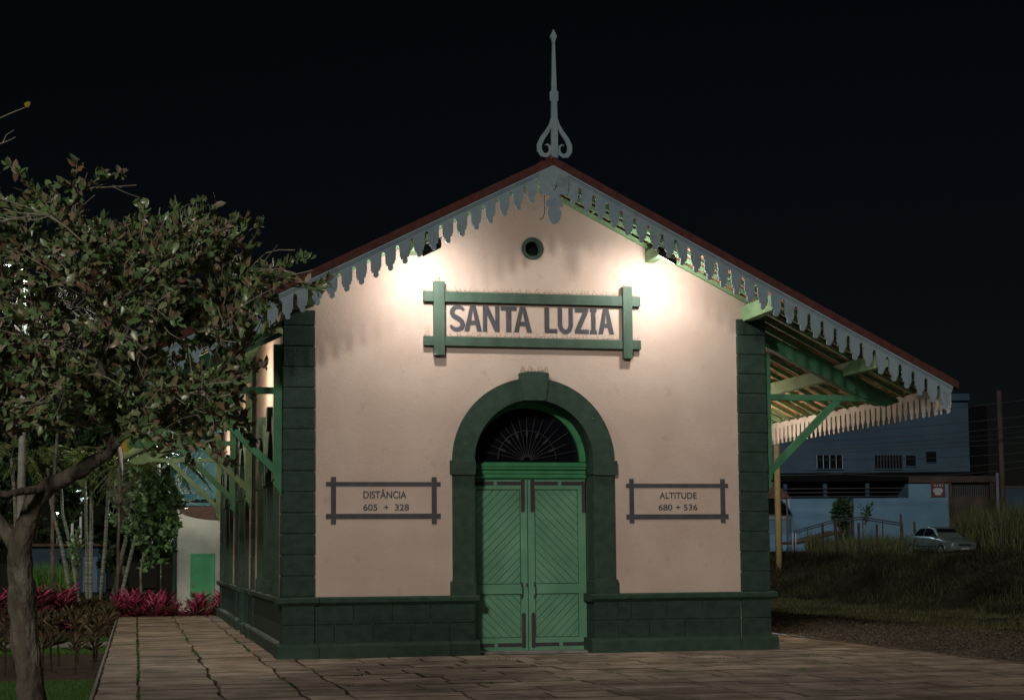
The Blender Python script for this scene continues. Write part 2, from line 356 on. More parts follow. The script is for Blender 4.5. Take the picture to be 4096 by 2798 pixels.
# grass on the track side and the embankment
terv = np.vectorize(terr)
def s_flat(n):
    x = rng.uniform(15.2, 22.8, n); y = rng.uniform(0, 62, n); return x, y, terv(x, y)-.02
V, F = blades(60000, s_flat, .04, .16, .02, .9, .7)
M['fieldgrass'] = mat('field_grass_blades', (.045, .038, .016), (.16, .135, .065), .9, island=[(.5, (.075, .085, .028))], stain=(.03, .022, .012), stscale=.25, stlo=.45, sthi=.65)  # lighter than the bank: light on the flat is put into the colour
npmesh('track_side_grass', V, F, M['fieldgrass'], kind='stuff', label='dull low grass between the gravel and the dark bank', cat='grass')
def s_slope(n):
    x = rng.uniform(21.8, 28.0, n); y = rng.uniform(8, 85, n); return x, y, terv(x, y)-.03
V, F = blades(70000, s_slope, .10, .42, .03, 1.2, .7)
npmesh('bank_grass', V, F, M['slopegrass'], kind='stuff', label='dark matted grass covering the sloping bank', cat='grass')
def s_top(n):
    x = rng.uniform(30, 62, n); k = rng.uniform(0, 1, n); y = 40+rng.uniform(0, 36, n); return x, y, terv(x, y)-.03
def s_top2(n):
    # tall strip behind and around the car
    px = rng.uniform(3230, 4130, n); D = rng.uniform(90.5, 104, n); P = np.array([at(a, 2200, d) for a, d in zip(px, D)])
    return P[:, 0], P[:, 1], terv(P[:, 0], P[:, 1])-.03
V1, F1 = blades(26000, s_top2, .25, 1.05, .035, .6, .65)
def s_top3(n):
    px = rng.uniform(3180, 4130, n); D = rng.uniform(74, 86, n); P = np.array([at(a, 2200, d) for a, d in zip(px, D)])
    return P[:, 0], P[:, 1], terv(P[:, 0], P[:, 1])-.03
V2, F2 = blades(16000, s_top3, .05, .16, .03, .5)
def s_top4(n):
    px = rng.uniform(3830, 4160, n); D = np.maximum(rng.uniform(86, 101, n), np.where(px < 3925, 92.5, 0)); P = np.array([at(a, 2200, d) for a, d in zip(px, D)])
    return P[:, 0], P[:, 1], terv(P[:, 0], P[:, 1])-.03
V3, F3 = blades(9000, s_top4, .9, 2.4, .04, .5, .45)
npmesh('tall_dry_grass', np.concatenate([V1, V2, V3]), np.concatenate([F1, F2+len(V1), F3+len(V1)+len(V2)]), M['drygrass'], kind='stuff', label='tall dry grass growing on the bank around the parked car', cat='grass')
# weeds in the paving joints
def s_weed(n):
    k = rng.integers(0, 46, n); c = WC[k]; return c[:, 0]+rng.normal(0, 1, n)*c[:, 2], c[:, 1]+rng.normal(0, 1, n)*c[:, 3], np.full(n, -.012)
WC = np.array([(-2.205+random.uniform(-.01, .01), random.uniform(-7, 14), .006, random.uniform(.06, .35)) for _ in range(20)]
              + [(random.choice((-1.25, -.33)), random.uniform(-6, 10), .012, random.uniform(.05, .25)) for _ in range(14)]
              + [(random.uniform(.3, 9), random.uniform(-6, -1), random.uniform(.04, .12), .012) for _ in range(9)]
              + [(3.3, -5.4, .10, .03), (8.45, -4.3, .16, .05), (2.1, -5.9, .07, .04)])
V, F = blades(2600, s_weed, .012, .045, .008, .8); npmesh('joint_weeds', V, F, M['grassb'], kind='stuff', label='small weeds sprouting in the joints of the paving', cat='weeds')

# ------------------------------------------------------------------ the station building
W, LEN, CX = 8.19, 20.3, 4.12
zt = lambda x: 7.88-.505*abs(x-CX)
B = empty('station_building', (0, 0, 0), label='old railway station with peach gable wall, dark green stonework and scalloped roof edge', cat='building')
HW = 1.0; DCX = 4.11; SPR = 3.14      # door opening half-width, centre, springing
# gable wall
HO = HW+.03
outer = [(.05, 0), (DCX-HO, 0), (DCX-HO, SPR)]+arc(DCX, SPR, HO, 180, 0, 36)[1:-1]+[(DCX+HO, SPR), (DCX+HO, 0), (W-.05, 0), (W-.05, zt(W-.05)-.14), (CX, 7.73), (.05, zt(.05)-.14)]
vent_hole = [(4.13+.185*math.cos(2*math.pi*i/32), 6.67+.185*math.sin(2*math.pi*i/32)) for i in range(32)]
MB().prism([outer, vent_hole], .06, .62, FX).build('front_wall', M['wall'], B)
sw = MB()
# left wall with openings: windows bays 1 and 3 (two arches each), door bay 2
def opening(c, hw, sill, spr): return [(c-hw, sill), (c+hw, sill)]+arc(c, spr, hw, 0, 180, 20)
BW = [(2.25, .68), (4.4, .68), (15.9, .68), (18.05, .68)]; BD = 10.15; WS, WSP = .96, 3.08
top = zt(.06)-.14
holes = [opening(c, h+.03, WS, WSP) for c, h in BW]
out = [(.3, 0), (BD-.91, 0)]+[(BD-.91, WSP)]+arc(BD, WSP, .91, 180, 0, 24)[1:-1]+[(BD+.91, WSP), (BD+.91, 0), (LEN-.3, 0), (LEN-.3, top), (.3, top)]
MB().prism([out]+holes, .06, .5, SX).build('side_wall', M['wall'], B)
MB().box(W-.5, W-.06, .63, LEN-.45, 0, top).build('side_wall', M['wall'], B)
MB().prism([(.3, 0), (W-.3, 0), (W-.3, zt(W-.3)-.15), (CX, 7.7), (.3, zt(.3)-.15)], LEN-.4, LEN-.05, FX).build('rear_wall', M['wall'], B)
MB().box(.6, W-.6, .7, LEN-.5, .0, .01).build('floor', M['dark'], B)
# plinth: base, dado courses, ledge
def courses(mb, u0, u1, f, d0, d1, ln=.62):
    mb = MB()
    for k, (z0, z1) in enumerate(((.225, .525), (.53, .83))):
        u = u0-(ln/2 if k == 0 else 0)
        while u < u1-.02:
            a, b = max(u, u0), min(u+ln, u1); 
            if u1-b < .15: b = u1
            if b-a > .05: mb.prism([(a+.004, z0), (b-.004, z0), (b-.004, z1), (a+.004, z1)], d0, d1, f)
            u = b
            if b == u1: break
    mb.build('plinth_stones', M['stone'], B, bevel=.008)
def moulded(mb, u0, u1, f, d, sgn, base=True, ledge=True, depth=.35):
    """base block with chamfer and moulded ledge; d = dado face depth, sgn = outward direction sign along depth axis"""
    def pr(prof):      # profile in (out, z) extruded along u
        V = [f(u0, z, d+sgn*o) for o, z in prof]+[f(u1, z, d+sgn*o) for o, z in prof]; n = len(prof)
        mb.add(V, [tuple(range(n)), tuple(range(2*n-1, n-1, -1))]+[(i, (i+1) % n, (i+1) % n+n, i+n) for i in range(n)])
    if base: pr([(-depth, -.02), (.09, -.02), (.09, .185), (.075, .205), (.005, .235), (-depth, .235)])
    if ledge: pr([(-depth, .83), (.015, .83), (.035, .845), (.06, .86), (.085, .875), (.09, .94), (.07, .962), (-depth, .962)])
co = MB(); mo = MB()
# front: corner piers 0-.52, fields, jamb piers
for a, b in ((.0, .52), (W-.52, W)): 
    for z0, z1 in ((.225, .525), (.53, .83)): co.box(a+.003, b-.003, .003, .5, z0, z1)
    moulded(mo, a-(.09 if a < 1 else .06), b+(.06 if a < 1 else .09), FX, 0, -1)
for a, b in ((.525, DCX-HW-.02), (DCX+HW+.02, W-.525)): courses(co, a, b, FX, .035, .3)
for a, b in ((.582, 2.70), (5.52, W-.582)): moulded(mo, a, b, FX, .03, -1)
for a, b in ((2.70, DCX-HW+.07), (DCX+HW-.07, 5.52)): moulded(mo, a+.002, b-.002, FX, .012, -1, depth=.45)
for a, b in ((DCX-HW-.40, DCX-HW), (DCX+HW, DCX+HW+.40)):
    for z0, z1 in ((.225, .525), (.53, .83)): co.box(a, b, .015, .58, z0, z1)
# left side
piers = [(7.05, 7.60), (12.7, 13.25), (LEN-.5, LEN)]
for a, b in piers:
    for z0, z1 in ((.225, .525), (.53, .83)): co.box(.003, .4, a, b, z0, z1)
    moulded(mo, a-.06, b+.06, SX, 0, -1)
moulded(mo, .0, .58, SX, .002, -1)
for a, b in ((.585, 6.985), (7.665, BD-1.26), (BD+1.26, 12.635), (13.315, LEN-.565)):
    courses(co, a, b, SX, .04, .4, .8); moulded(mo, a, b, SX, .035, -1)
for a, b in ((BD-1.25, BD-.86), (BD+.86, BD+1.25)): moulded(mo, a, b, SX, -.005, -1); co.box(-.002, .45, a+.02, b-.02, .225, .83)
co.split('plinth_stone', M['stone'], B, bevel=.008)
mo.split('plinth_moulding', M['trim'], B, bevel=.006)
# quoin pilasters
def pilaster(x0, x1, y0, y1, ztop):
    m = MB(); z = .963; m.box(x0+.02, x1-.02, y0+.02, y1-.02, .95, ztop-.012)
    while z < ztop-.05:
        h = min(.333, ztop-z); m.box(x0+random.uniform(0, .005), x1-random.uniform(0, .005), y0+random.uniform(0, .005), y1, z+.006, z+h-.006); z += h
    return m.build('quoin_pilaster', M['stone'], B, bevel=.014)
pilaster(0, .52, 0, .52, zt(.1)-.30); pilaster(W-.52, W, 0, .52, zt(W-.1)-.30)
for a, b in piers: pilaster(0, .3, a, b, zt(0)-.2)
pilaster(W-.3, W, LEN-.5, LEN, zt(0)-.2)
# front door surround
sur = MB()
for s in (-1, 1):
    a, b = sorted((DCX+s*HW, DCX+s*(HW+.36))); sur.box(a, b, -.03, .45, 1.19, 2.90)
sur.split('door_jamb', M['trim'], B, bevel=.012)
sur = MB()
for s in (-1, 1):
    a, b = sorted((DCX+s*(HW-.01), DCX+s*(HW+.40)))
    sur.prism([(a, .963), (b, .963), (b, 1.17), (b-.03, 1.20), (a+.03, 1.20), (a, 1.17)], -.055, .46, FX)
    sur.prism([(a+.02, 2.90), (b-.02, 2.90), (b, 2.925), (b, 3.14), (a, 3.14), (a, 2.925)], -.075, .47, FX)
sur.split('jamb_block', M['trim'], B, bevel=.008)
a1 = arc(DCX, SPR+.002, HW+.36, 180, 0, 48); a2 = arc(DCX, SPR+.002, HW-.002, 0, 180, 48)
MB().prism(a1+a2, -.03, .45, FX).build('door_arch', M['trim'], B, bevel=.01)
MB().prism([(DCX-.185, 4.12), (DCX+.185, 4.12), (DCX+.245, 4.58), (DCX+.12, 4.60), (DCX-.12, 4.60), (DCX-.245, 4.58)], -.11, .3, FX).build('keystone', M['trim'], B, bevel=.01)
# vent
vr = MB(); vr.prism([[(4.13+.19*math.cos(2*math.pi*i/32), 6.67+.19*math.sin(2*math.pi*i/32)) for i in range(32)], [(4.13+.125*math.cos(2*math.pi*i/32), 6.67+.125*math.sin(2*math.pi*i/32)) for i in range(32)]], .052, .30, FX)
vo = vr.build('round_vent', M['signgreen'], B)
vm = MB(); 
for i in range(-5, 6):
    for j in range(-5, 6):
        cx, cz = 4.13+i*.028+(j % 2)*.014, 6.67+j*.0245
        if math.hypot(cx-4.13, cz-6.67) < .12:
            o_ = [(cx+.0158*math.cos(R(60*k+30)), cz+.0158*math.sin(R(60*k+30))) for k in range(6)]; n_ = [(cx+.011*math.cos(R(60*k+30)), cz+.011*math.sin(R(60*k+30))) for k in range(6)]
            vm.prism([o_, n_], .20, .21, FX)
vm.build('honeycomb_mesh', M['signgreen'], vo)
MB().box(3.9, 4.36, .34, .35, 6.45, 6.9).build('vent_back', M['dark'], vo)

# double door
DY = .50
D = MB().box(DCX-HW, DCX+HW, DY+.10, DY+.12, 0, 4.2).build('double_door', M['dark'], B)
def clip(poly, x0, x1, z0, z1):
    for ax, lim, sg in ((0, x0, 1), (0, x1, -1), (1, z0, 1), (1, z1, -1)):
        out = []
        for i in range(len(poly)):
            p, q = poly[i], poly[(i+1) % len(poly)]; dp, dq = sg*(p[ax]-lim), sg*(q[ax]-lim)
            if dp >= 0: out.append(p)
            if dp*dq < 0: t = dp/(dp-dq); out.append((p[0]+(q[0]-p[0])*t, p[1]+(q[1]-p[1])*t))
        poly = out
        if len(poly) < 3: return None
    return poly
for s in (-1, 1):
    x0, x1 = (DCX-HW+.0, DCX-.006) if s < 0 else (DCX+.006, DCX+HW-.0)
    m = MB(); m.box(x0, x1, DY+.03, DY+.05, .03, 2.855)
    leafback = m.build('door_leaf', M['doorgroove'], B, bevel=0)
    fr = MB(); xi0, xi1 = (x0+.13, x1-.115) if s < 0 else (x0+.115, x1-.13)
    fr.box(x0, xi0, DY, DY+.04, .03, 2.855); fr.box(xi1, x1, DY, DY+.04, .03, 2.855)
    for z0, z1 in ((.03, .24), (.96, 1.12), (2.69, 2.855)): fr.box(xi0, xi1, DY+.001, DY+.04, z0, z1)
    fr.build('door_frame', M['door'], leafback, bevel=.005)
    pan = MB()
    for z0, z1, dr in ((.24, .96, s), (1.12, 2.69, -s)):
        a, b, c, d = xi0+.012, xi1-.012, z0+.012, z1-.012; p = .105; k = -40
        while k < 60:
            # strip between lines z = dr*x*1.0 + c0
            c0 = k*p*1.35; c1 = c0+p*1.35-.012; X0, X1 = a-1, b+1; L = lambda x, cc: dr*(x-a)+c+cc
            q = clip([(X0, L(X0, c0)), (X1, L(X1, c0)), (X1, L(X1, c1)), (X0, L(X0, c1))], a, b, c, d)
            if q: pan.prism(q, DY+.012, DY+.04, FX)
            k += 1
    pan.build('chevron_boards', M['door'], leafback, bevel=.002)
    st = MB(); xm = x1-.075 if s < 0 else x0+.075; xo = x0 if s < 0 else x1
    def strap(a, b, z0, z1): st.box(min(a, b), max(a, b), DY-.008, DY+.005, z0, z1)
    for z0, z1 in ((.10, .62), (2.34, 2.83)): st.prism(arc(xm, z1, .032, 0, 180, 8)+arc(xm, z0, .032, 180, 360, 8), DY-.009, DY+.004, FX)
    for zc in (.125, 2.79):
        strap(xm-s*(-.032), xm+s*.44, zc-.03, zc+.03); strap(xm+s*.50, xo-s*.01, zc-.03, zc+.03)
    st.box(min(xo, xo-s*.07)+.003, max(xo, xo-s*.07)-.003, DY-.0085, DY+.004, 2.30, 2.83)
    st.split('iron_strap', M['strap'], leafback, bevel=.002)
    hx = xm-s*(-.0)+ s*.03
    h = MB(); h.tube([(hx, DY, 1.12), (hx, DY-.045, 1.11), (hx, DY-.05, 1.03), (hx, DY-.045, .92), (hx, DY, .91)], .008, 6); h.box(hx-.014, hx+.014, DY-.012, DY, 1.08, 1.15); h.box(hx-.014, hx+.014, DY-.012, DY, .88, .95)
    h.build('handle', M['strap'], leafback)
h = MB().box(DCX-.035, DCX-.008, DY-.03, DY, 1.08, 1.14).build('door_lock', M['strap'], B)
MB().box(DCX-HW-.05, DCX+HW+.05, .2, DY+.1, -.01, .03).build('threshold', M['kerb'], B)
t = MB(); t.box(DCX-HW, DCX+HW, DY-.03, DY+.1, 2.86, 3.14); t.box(DCX-HW, DCX+HW, DY-.06, DY-.031, 2.88, 2.92); t.box(DCX-HW, DCX+HW, DY-.08, DY-.031, 3.02, 3.06); t.box(DCX-HW, DCX+HW, DY-.055, DY-.031, 2.95, 2.99); t.box(DCX-HW, DCX+HW, DY-.10, DY-.031, 3.065, 3.12)
t.build('transom', M['transom'], B, bevel=.006)
fan = MB().prism(arc(DCX, SPR+.01, HW, 180, 0, 40)+arc(DCX, SPR+.01, HW-.10, 0, 180, 40), DY-.04, DY+.09, FX).build('fanlight', M['transom'], B)
MB().prism(arc(DCX, SPR+.01, HW-.09, 0, 180, 30), DY+.05, DY+.06, FX).build('glass_pane', M['glass'], fan)
g = MB()
for i in range(1, 16):
    a = R(180*i/16); c, s_ = math.cos(a), math.sin(a); r1 = .86 if i % 2 else .74
    g.tube([(DCX+.06*c, DY+.01, SPR+.03+.06*s_), (DCX+r1*c, DY+.01, SPR+.03+r1*s_)], .0065, 5)
    if i % 2 == 0:
        q = [(DCX+c*r+sn*-s_, SPR+.03+s_*r+sn*c) for r, sn in ((.36, 0), (.44, .02), (.60, 0), (.44, -.02))]; g.prism(q, DY+.004, DY+.014, FX)
g.tube([(p[0], DY+.008, p[1]) for p in arc(DCX, SPR+.03, .50, 2, 178, 24)], .008, 5); g.tube([(p[0], DY+.008, p[1]) for p in arc(DCX, SPR+.03, .09, 2, 178, 10)], .012, 5)
g.build('iron_grille', M['iron'], fan)

# side windows and side door
def side_arch(c, hw, wd, sill, spr, sk):
    m = MB()
    m.prism(arc(c, spr, hw+wd, 180, 0, 24)+arc(c, spr, hw-.002, 0, 180, 24), -.02, .40, SX)
    m.build('window_arch', M['trim'], B, bevel=.008)
    j = MB()
    for s in (-1, 1):
        a, b = sorted((c+s*hw, c+s*(hw+wd))); j.box(-.02, .40, a, b, sill+.24, spr-.23)
        a, b = sorted((c+s*(hw-.01), c+s*(hw+wd+.03))); j.box(-.055, .41, a, b, spr-.23, spr); j.box(-.045, .41, a, b, sill, sill+.24)
    j.split('window_jamb', M['trim'], B, bevel=.008)
    MB().prism([(c-.15, spr+hw), (c+.15, spr+hw), (c+.19, spr+hw+wd+.12), (c-.19, spr+hw+wd+.12)], -.09, .3, SX).build('keystone', M['trim'], B, bevel=.008)
for c, h_ in BW: 
    side_arch(c, .68, .28, .963, WSP, 1)
    wf = MB(); wf.box(.30, .34, c-.68, c-.60, .96, 3.1); wf.box(.30, .34, c+.60, c+.68, .96, 3.1); wf.box(.29, .34, c-.03, c+.03, .96, 3.65); wf.box(.30, .34, c-.68, c+.68, 3.0, 3.08); wf.box(.30, .34, c-.68, c+.68, .96, 1.04)
    wo = wf.build('window', M['beam'], B); MB().prism(opening(c, .675, .965, WSP), .345, .36, SX).build('pane', M['glass'], wo)
side_arch(BD, .88, .34, .963, WSP, 1)
MB().prism([(BD-.88, .02), (BD+.88, .02)]+arc(BD, WSP, .88, 0, 180, 20), .42, .46, SX).build('side_door', M['beam'], B)

# painted writing
def text(body, x0, x1, z0, z1, parent, name='painted_lettering', y=.0565, bold=.0, mat_=None, f=None):
    cu = bpy.data.curves.new('t', 'FONT'); cu.body = body; cu.size = 1; cu.extrude = .001; cu.offset = bold; o = bpy.data.objects.new('t', cu); COL.objects.link(o)
    dg = bpy.context.evaluated_depsgraph_get(); me = bpy.data.meshes.new_from_object(o.evaluated_get(dg)); bpy.data.objects.remove(o)
    n = len(me.vertices); c = np.empty(n*3); me.vertices.foreach_get('co', c); c = c.reshape(-1, 3); mn, mx = c.min(0), c.max(0)
    u = x0+(c[:, 0]-mn[0])/(mx[0]-mn[0])*(x1-x0); v = z0+(c[:, 1]-mn[1])/(mx[1]-mn[1])*(z1-z0); d = c[:, 2]/(mx[2]-mn[2])*.002
    q = np.c_[u, y-d*1, v] if f is None else f(u, v, d)
    me.vertices.foreach_set('co', q.ravel()); me.update(); me.name = name; me.materials.clear()
    return link(name, me, mat_ or M['ink'], parent, fixn=False)
# SANTA LUZIA, hand-painted capitals as polygons; u in zoom pixels 0..1307, v 0 (bottom) .. 100 (top)
def SC(u, v): return (2.72+(u-395)*.002142, 5.262+v*.0043)
G = MB()
def poly(pts, f0=1.0): G.prism([SC(*p) for p in pts], .0535, .0565, FX)
def letA(x0, x1):
    m = (x0+x1)/2; t_ = 24; s_ = 38
    G.prism([[SC(*p) for p in ((x0, 0), (m-t_, 100), (m+t_-4, 100), (x1, 0), (x1-s_, 0), (x1-s_-13, 25), (x0+s_+9, 25), (x0+s_-1, 0))], [SC(*p) for p in ((x0+s_+16, 42), (x1-s_-20, 42), (m-2, 84))]], .0535, .0565, FX)
def letS(x0, x1):
    wv = x1-x0; P = []
    cl = [(.90, .80), (.78, .90), (.58, .935), (.36, .91), (.20, .82), (.16, .70), (.24, .60), (.42, .53), (.62, .46), (.79, .36), (.84, .24), (.76, .13), (.56, .065), (.34, .07), (.16, .13), (.05, .22)]
    pts = [SC(x0+a*wv, b*100) for a, b in cl]; G.prism(ribbon(pts, [.05, .055]+[.068, .075]+[.083]*8+[.075, .07, .06, .045]), .0535, .0565, FX)
letS(395, 518); letA(510, 648)
poly([(655, 0), (655, 100), (697, 100), (752, 40), (752, 100), (785, 100), (785, 0), (750, 0), (688, 66), (688, 0)])
poly([(795, 100), (922, 100), (922, 83), (879, 83), (879, 0), (838, 0), (838, 83), (795, 83)]); letA(900, 1042)
poly([(1143, 0), (1143, 100), (1180, 100), (1180, 17), (1245, 17), (1245, 0)])
poly([(1250, 100), (1284, 100), (1284, 32), (1292, 20), (1310, 15), (1328, 20), (1336, 32), (1336, 100), (1370, 100), (1370, 28), (1355, 8), (1330, -2), (1292, -2), (1265, 8), (1250, 28)])
poly([(1387, 100), (1496, 100), (1496, 88), (1432, 17), (1498, 17), (1498, 0), (1385, 0), (1385, 12), (1450, 83), (1387, 83)])
poly([(1508, 100), (1562, 100), (1562, 86), (1553, 86), (1553, 15), (1562, 15), (1562, 0), (1508, 0), (1508, 15), (1518, 15), (1518, 86), (1508, 86)]); letA(1575, 1702)
G.build('painted_lettering', M['ink'], B)
for x0, x1, a, b in ((.70, 2.56, .78, 2.41), (5.69, 7.48, 5.745, 7.34)):
    G = MB(); dz = -.02 if a > 5 else 0
    G.prism([[(x0, 2.72+dz), (a, 2.72+dz), (a, 2.28+dz), (x0, 2.28+dz), (x0, 2.195+dz), (a, 2.195+dz), (a, 2.11), (a+.08, 2.11), (a+.08, 2.195+dz), (b, 2.195+dz), (b, 2.11), (b+.085, 2.11), (b+.085, 2.195+dz), (x1, 2.195+dz), (x1, 2.28+dz),
             (b+.085, 2.28+dz), (b+.085, 2.72+dz), (x1, 2.72+dz), (x1, 2.79+dz), (b+.085, 2.79+dz), (b+.085, 2.87+dz), (b, 2.87+dz), (b, 2.79+dz), (a+.08, 2.79+dz), (a+.08, 2.87+dz), (a, 2.87+dz), (a, 2.79+dz), (x0, 2.79+dz)],
             [(a+.08, 2.28+dz), (b, 2.28+dz), (b, 2.72+dz), (a+.08, 2.72+dz)]], .0535, .0565, FX)
    G.build('painted_frame', M['ink'], B)
text('DISTÂNCIA', 1.30, 2.00, 2.525, 2.675, B, bold=.012); text('605  +  328', 1.30, 2.04, 2.33, 2.435, B, bold=.012)
text('ALTITUDE', 6.27, 6.92, 2.52, 2.625, B, bold=.012); text('680 + 536', 6.25, 6.93, 2.325, 2.425, B, bold=.012)

# big green sign frame with bird spikes
sf = MB()
for z0, z1 in ((5.735, 5.905), (5.01, 5.165)): sf.box(2.28, 5.965, -.018, .062, z0, z1)
sfs = sf.split('sign_frame', M['signgreen'], B, bevel=.006); sfo = sfs[0]
m = MB()
for x0, x1 in ((2.445, 2.625), (5.655, 5.815)): m.box(x0, x1, -.042, .061, 4.85, 6.065)
m.split('frame_post', M['signgreen'], sfo, bevel=.006)
sp = MB()
def spikes(x0, x1, z, y0=0.0, st=.085):
    x = x0; prev = None
    while x < x1:
        yy = y0+random.uniform(-.01, .02); p = (x, yy, z+.012+random.uniform(0, .006)); sp.ball(p, .008, 6)
        for _ in range(2): sp.tube([p, (x+random.uniform(-.05, .07), yy+random.uniform(-.04, .02), z+.06+random.uniform(-.03, .04))], .0022, 3)
        if prev: sp.tube([prev, p], .003, 3)
        prev = p; x += st*random.uniform(.7, 1.2)
spikes(2.66, 5.62, 5.905); spikes(2.66, 5.62, 5.165, -.0); spikes(2.3, 2.43, 5.905); spikes(5.83, 5.95, 5.905); spikes(2.47, 2.6, 6.065); spikes(5.68, 5.8, 6.065); spikes(2.3, 2.43, 5.165); spikes(5.83, 5.95, 5.165)
sp.build('bird_spikes', M['wire'], sfo)
sp = MB(); spikes(DCX-.22, DCX+.22, 4.6, -.03, .05)
for cx in (-.19, -.07, .12, .21): [sp.tube([(DCX+cx+d, -.03, 4.61), (DCX+cx, -.03, 4.70)], .003, 3) for d in (-.04, .04)]
sp.build('bird_spikes', M['wire'], B)

# ---------------- roof
EX0, EX1, YF = -2.76, 11.0, -1.44; YB = LEN+1.3
def roofsheet():
    per = .22; ny = int((YB-YF)/per)*6+1; yy = YF+.02+np.arange(ny)*per/6
    V = []; F = []; base = 0
    for s in (-1, 1):
        L = (CX-EX0) if s < 0 else (EX1-CX); rows = []; n = int(L/.36)
        for k in range(n+1):
            a = k*L/n; b = min((k+1)*L/n, L)
            if k == n: break
            rows += [(a, -.012), (b+.02, .012)]
        for a, lift in rows:
            wv = .028*np.sin((yy-YF)/per*2*np.pi); x = CX+s*a
            z = 7.88-.505*a-.055+lift+wv+rng.normal(0, .003, ny); V.append(np.c_[np.full(ny, x), yy, z])
        nr = len(rows)
        for r in range(nr-1):
            i = base+r*ny+np.arange(ny-1); F.append(np.c_[i, i+1, i+ny+1, i+ny])
        base += nr*ny
    return np.concatenate(V), np.concatenate(F)
V, F = roofsheet(); ro = npmesh('tiled_roof', V, F, M['tile'], B)
sm = ro.modifiers.new('thick', 'SOLIDIFY'); sm.thickness = .014
vg = MB()
for s in (-1, 1):
    xe = EX0 if s < 0 else EX1; x0, x1 = (xe, CX) if s < 0 else (CX, xe)
    vg.prism([(x0, zt(x0)-(.13 if s < 0 else .14)), (x1, zt(x1)-(.14 if s < 0 else .13)), (x1, zt(x1)), (x0, zt(x0))], -1.44-.02*(s > 0)*0, -1.27, FX)
vg.build('roof_verge', M['verge'], ro, bevel=.01)
MB().tube([(CX, y_, 7.875) for y_ in np.arange(-1.2, YB, .45)], .09, 8).build('ridge_tiles', M['verge'], ro)
# rafters parallel to the slope
def rafter(y0, y1, t0, t1, mt, name='rafter', xe=(EX0+.15, EX1-.15)):
    m = MB()
    for a, b in ((xe[0], CX), (CX, xe[1])): m.prism([(a, zt(a)-t1), (b, zt(b)-t1), (b, zt(b)-t0), (a, zt(a)-t0)], y0, y1, FX)
    return m.split(name, mt, B)
rafter(-.035, .055, .085, .152, M['wood'])
y = -1.22
while y < LEN+1.2:
    if not (-.12 < y < .12):
        if y < -.1: rafter(y, y+.06, .10, .17, M['wood'])
        else:
            m = MB()
            for a, b in ((EX0+.15, .05), (W-.05, EX1-.15)): m.prism([(a, zt(a)-.19), (b, zt(b)-.19), (b, zt(b)-.10), (a, zt(a)-.10)], y, y+.055, FX)
            m.split('rafter', M['wood'], B)
    y += .48 if y > 0 else .38
# battens under the tiles (along y), front overhang and canopies
bt = MB(); x = EX0+.2
while x < EX1-.1:
    if .0 < x < W-.0: bt.box(x, x+.04, -1.26, -.04, zt(x)-.098, zt(x)-.078)
    else: bt.box(x, x+.04, -1.26, YB-.1, zt(x)-.098, zt(x)-.078)
    x += .32
bt.build('tile_battens', M['wood'], B)
# purlins
for xc, t0, t1, yb in ((2.09, .17, .36, .06), (6.16, .17, .36, .06), (.42, .19, .40, .06), (7.86, .2, .46, .06), (CX, .12, .30, .06)):
    MB().box(xc-.075, xc+.075, -1.34, yb, zt(xc)-t1, zt(xc)-t0).build('purlin', M['wood'], B, bevel=.006)
for xc in (-1.45, 9.72):
    MB().box(xc-.08, xc+.08, -1.34, YB-.1, zt(xc)-.42, zt(xc)-.195).build('purlin', M['wood'], B, bevel=.006)
# brackets: principal, beam, strut, post
def bracket(y, s, light):
    f = (lambda u, v, d: (W+u, d, v)) if s > 0 else (lambda u, v, d: (-u, d, v)); mt = M['beam'] if not light else M['wood']
    m = MB()
    m.prism([(.0, 5.14), (2.09, 4.14), (2.3, 4.135), (2.49, 4.20), (2.47, 4.25), (.0, 5.38)], y-.09, y+.09, f)
    o = m.build('eave_bracket', mt, B, bevel=.005)
    MB().prism([(.10, 4.205), (2.0, 4.205), (2.05, 4.25), (2.0, 4.31), (.10, 4.31)], y-.055, y+.055, f).build('tie_beam', mt, o, bevel=.004)
    MB().prism([(.10, 2.90), (.10, 3.06), (1.27, 4.203), (1.44, 4.203)], y-.05, y+.05, f).build('strut', mt, o, bevel=.004)
    MB().prism([(0, 2.54), (.03, 2.60), (.06, 2.66), (.075, 2.70), (.11, 2.72), (.13, 2.77), (.10, 2.82), (.13, 2.86), (.13, 5.0), (0, 5.0)], y-.065, y+.065, f).build('wall_post', mt, o, bevel=.004)
for y, lt in ((.22, 0), (7.32, 1), (12.98, 0), (20.05, 1)): bracket(y, -1, lt)
for y in (.22, 7.32, 12.98, 20.05): bracket(y, 1, 0)

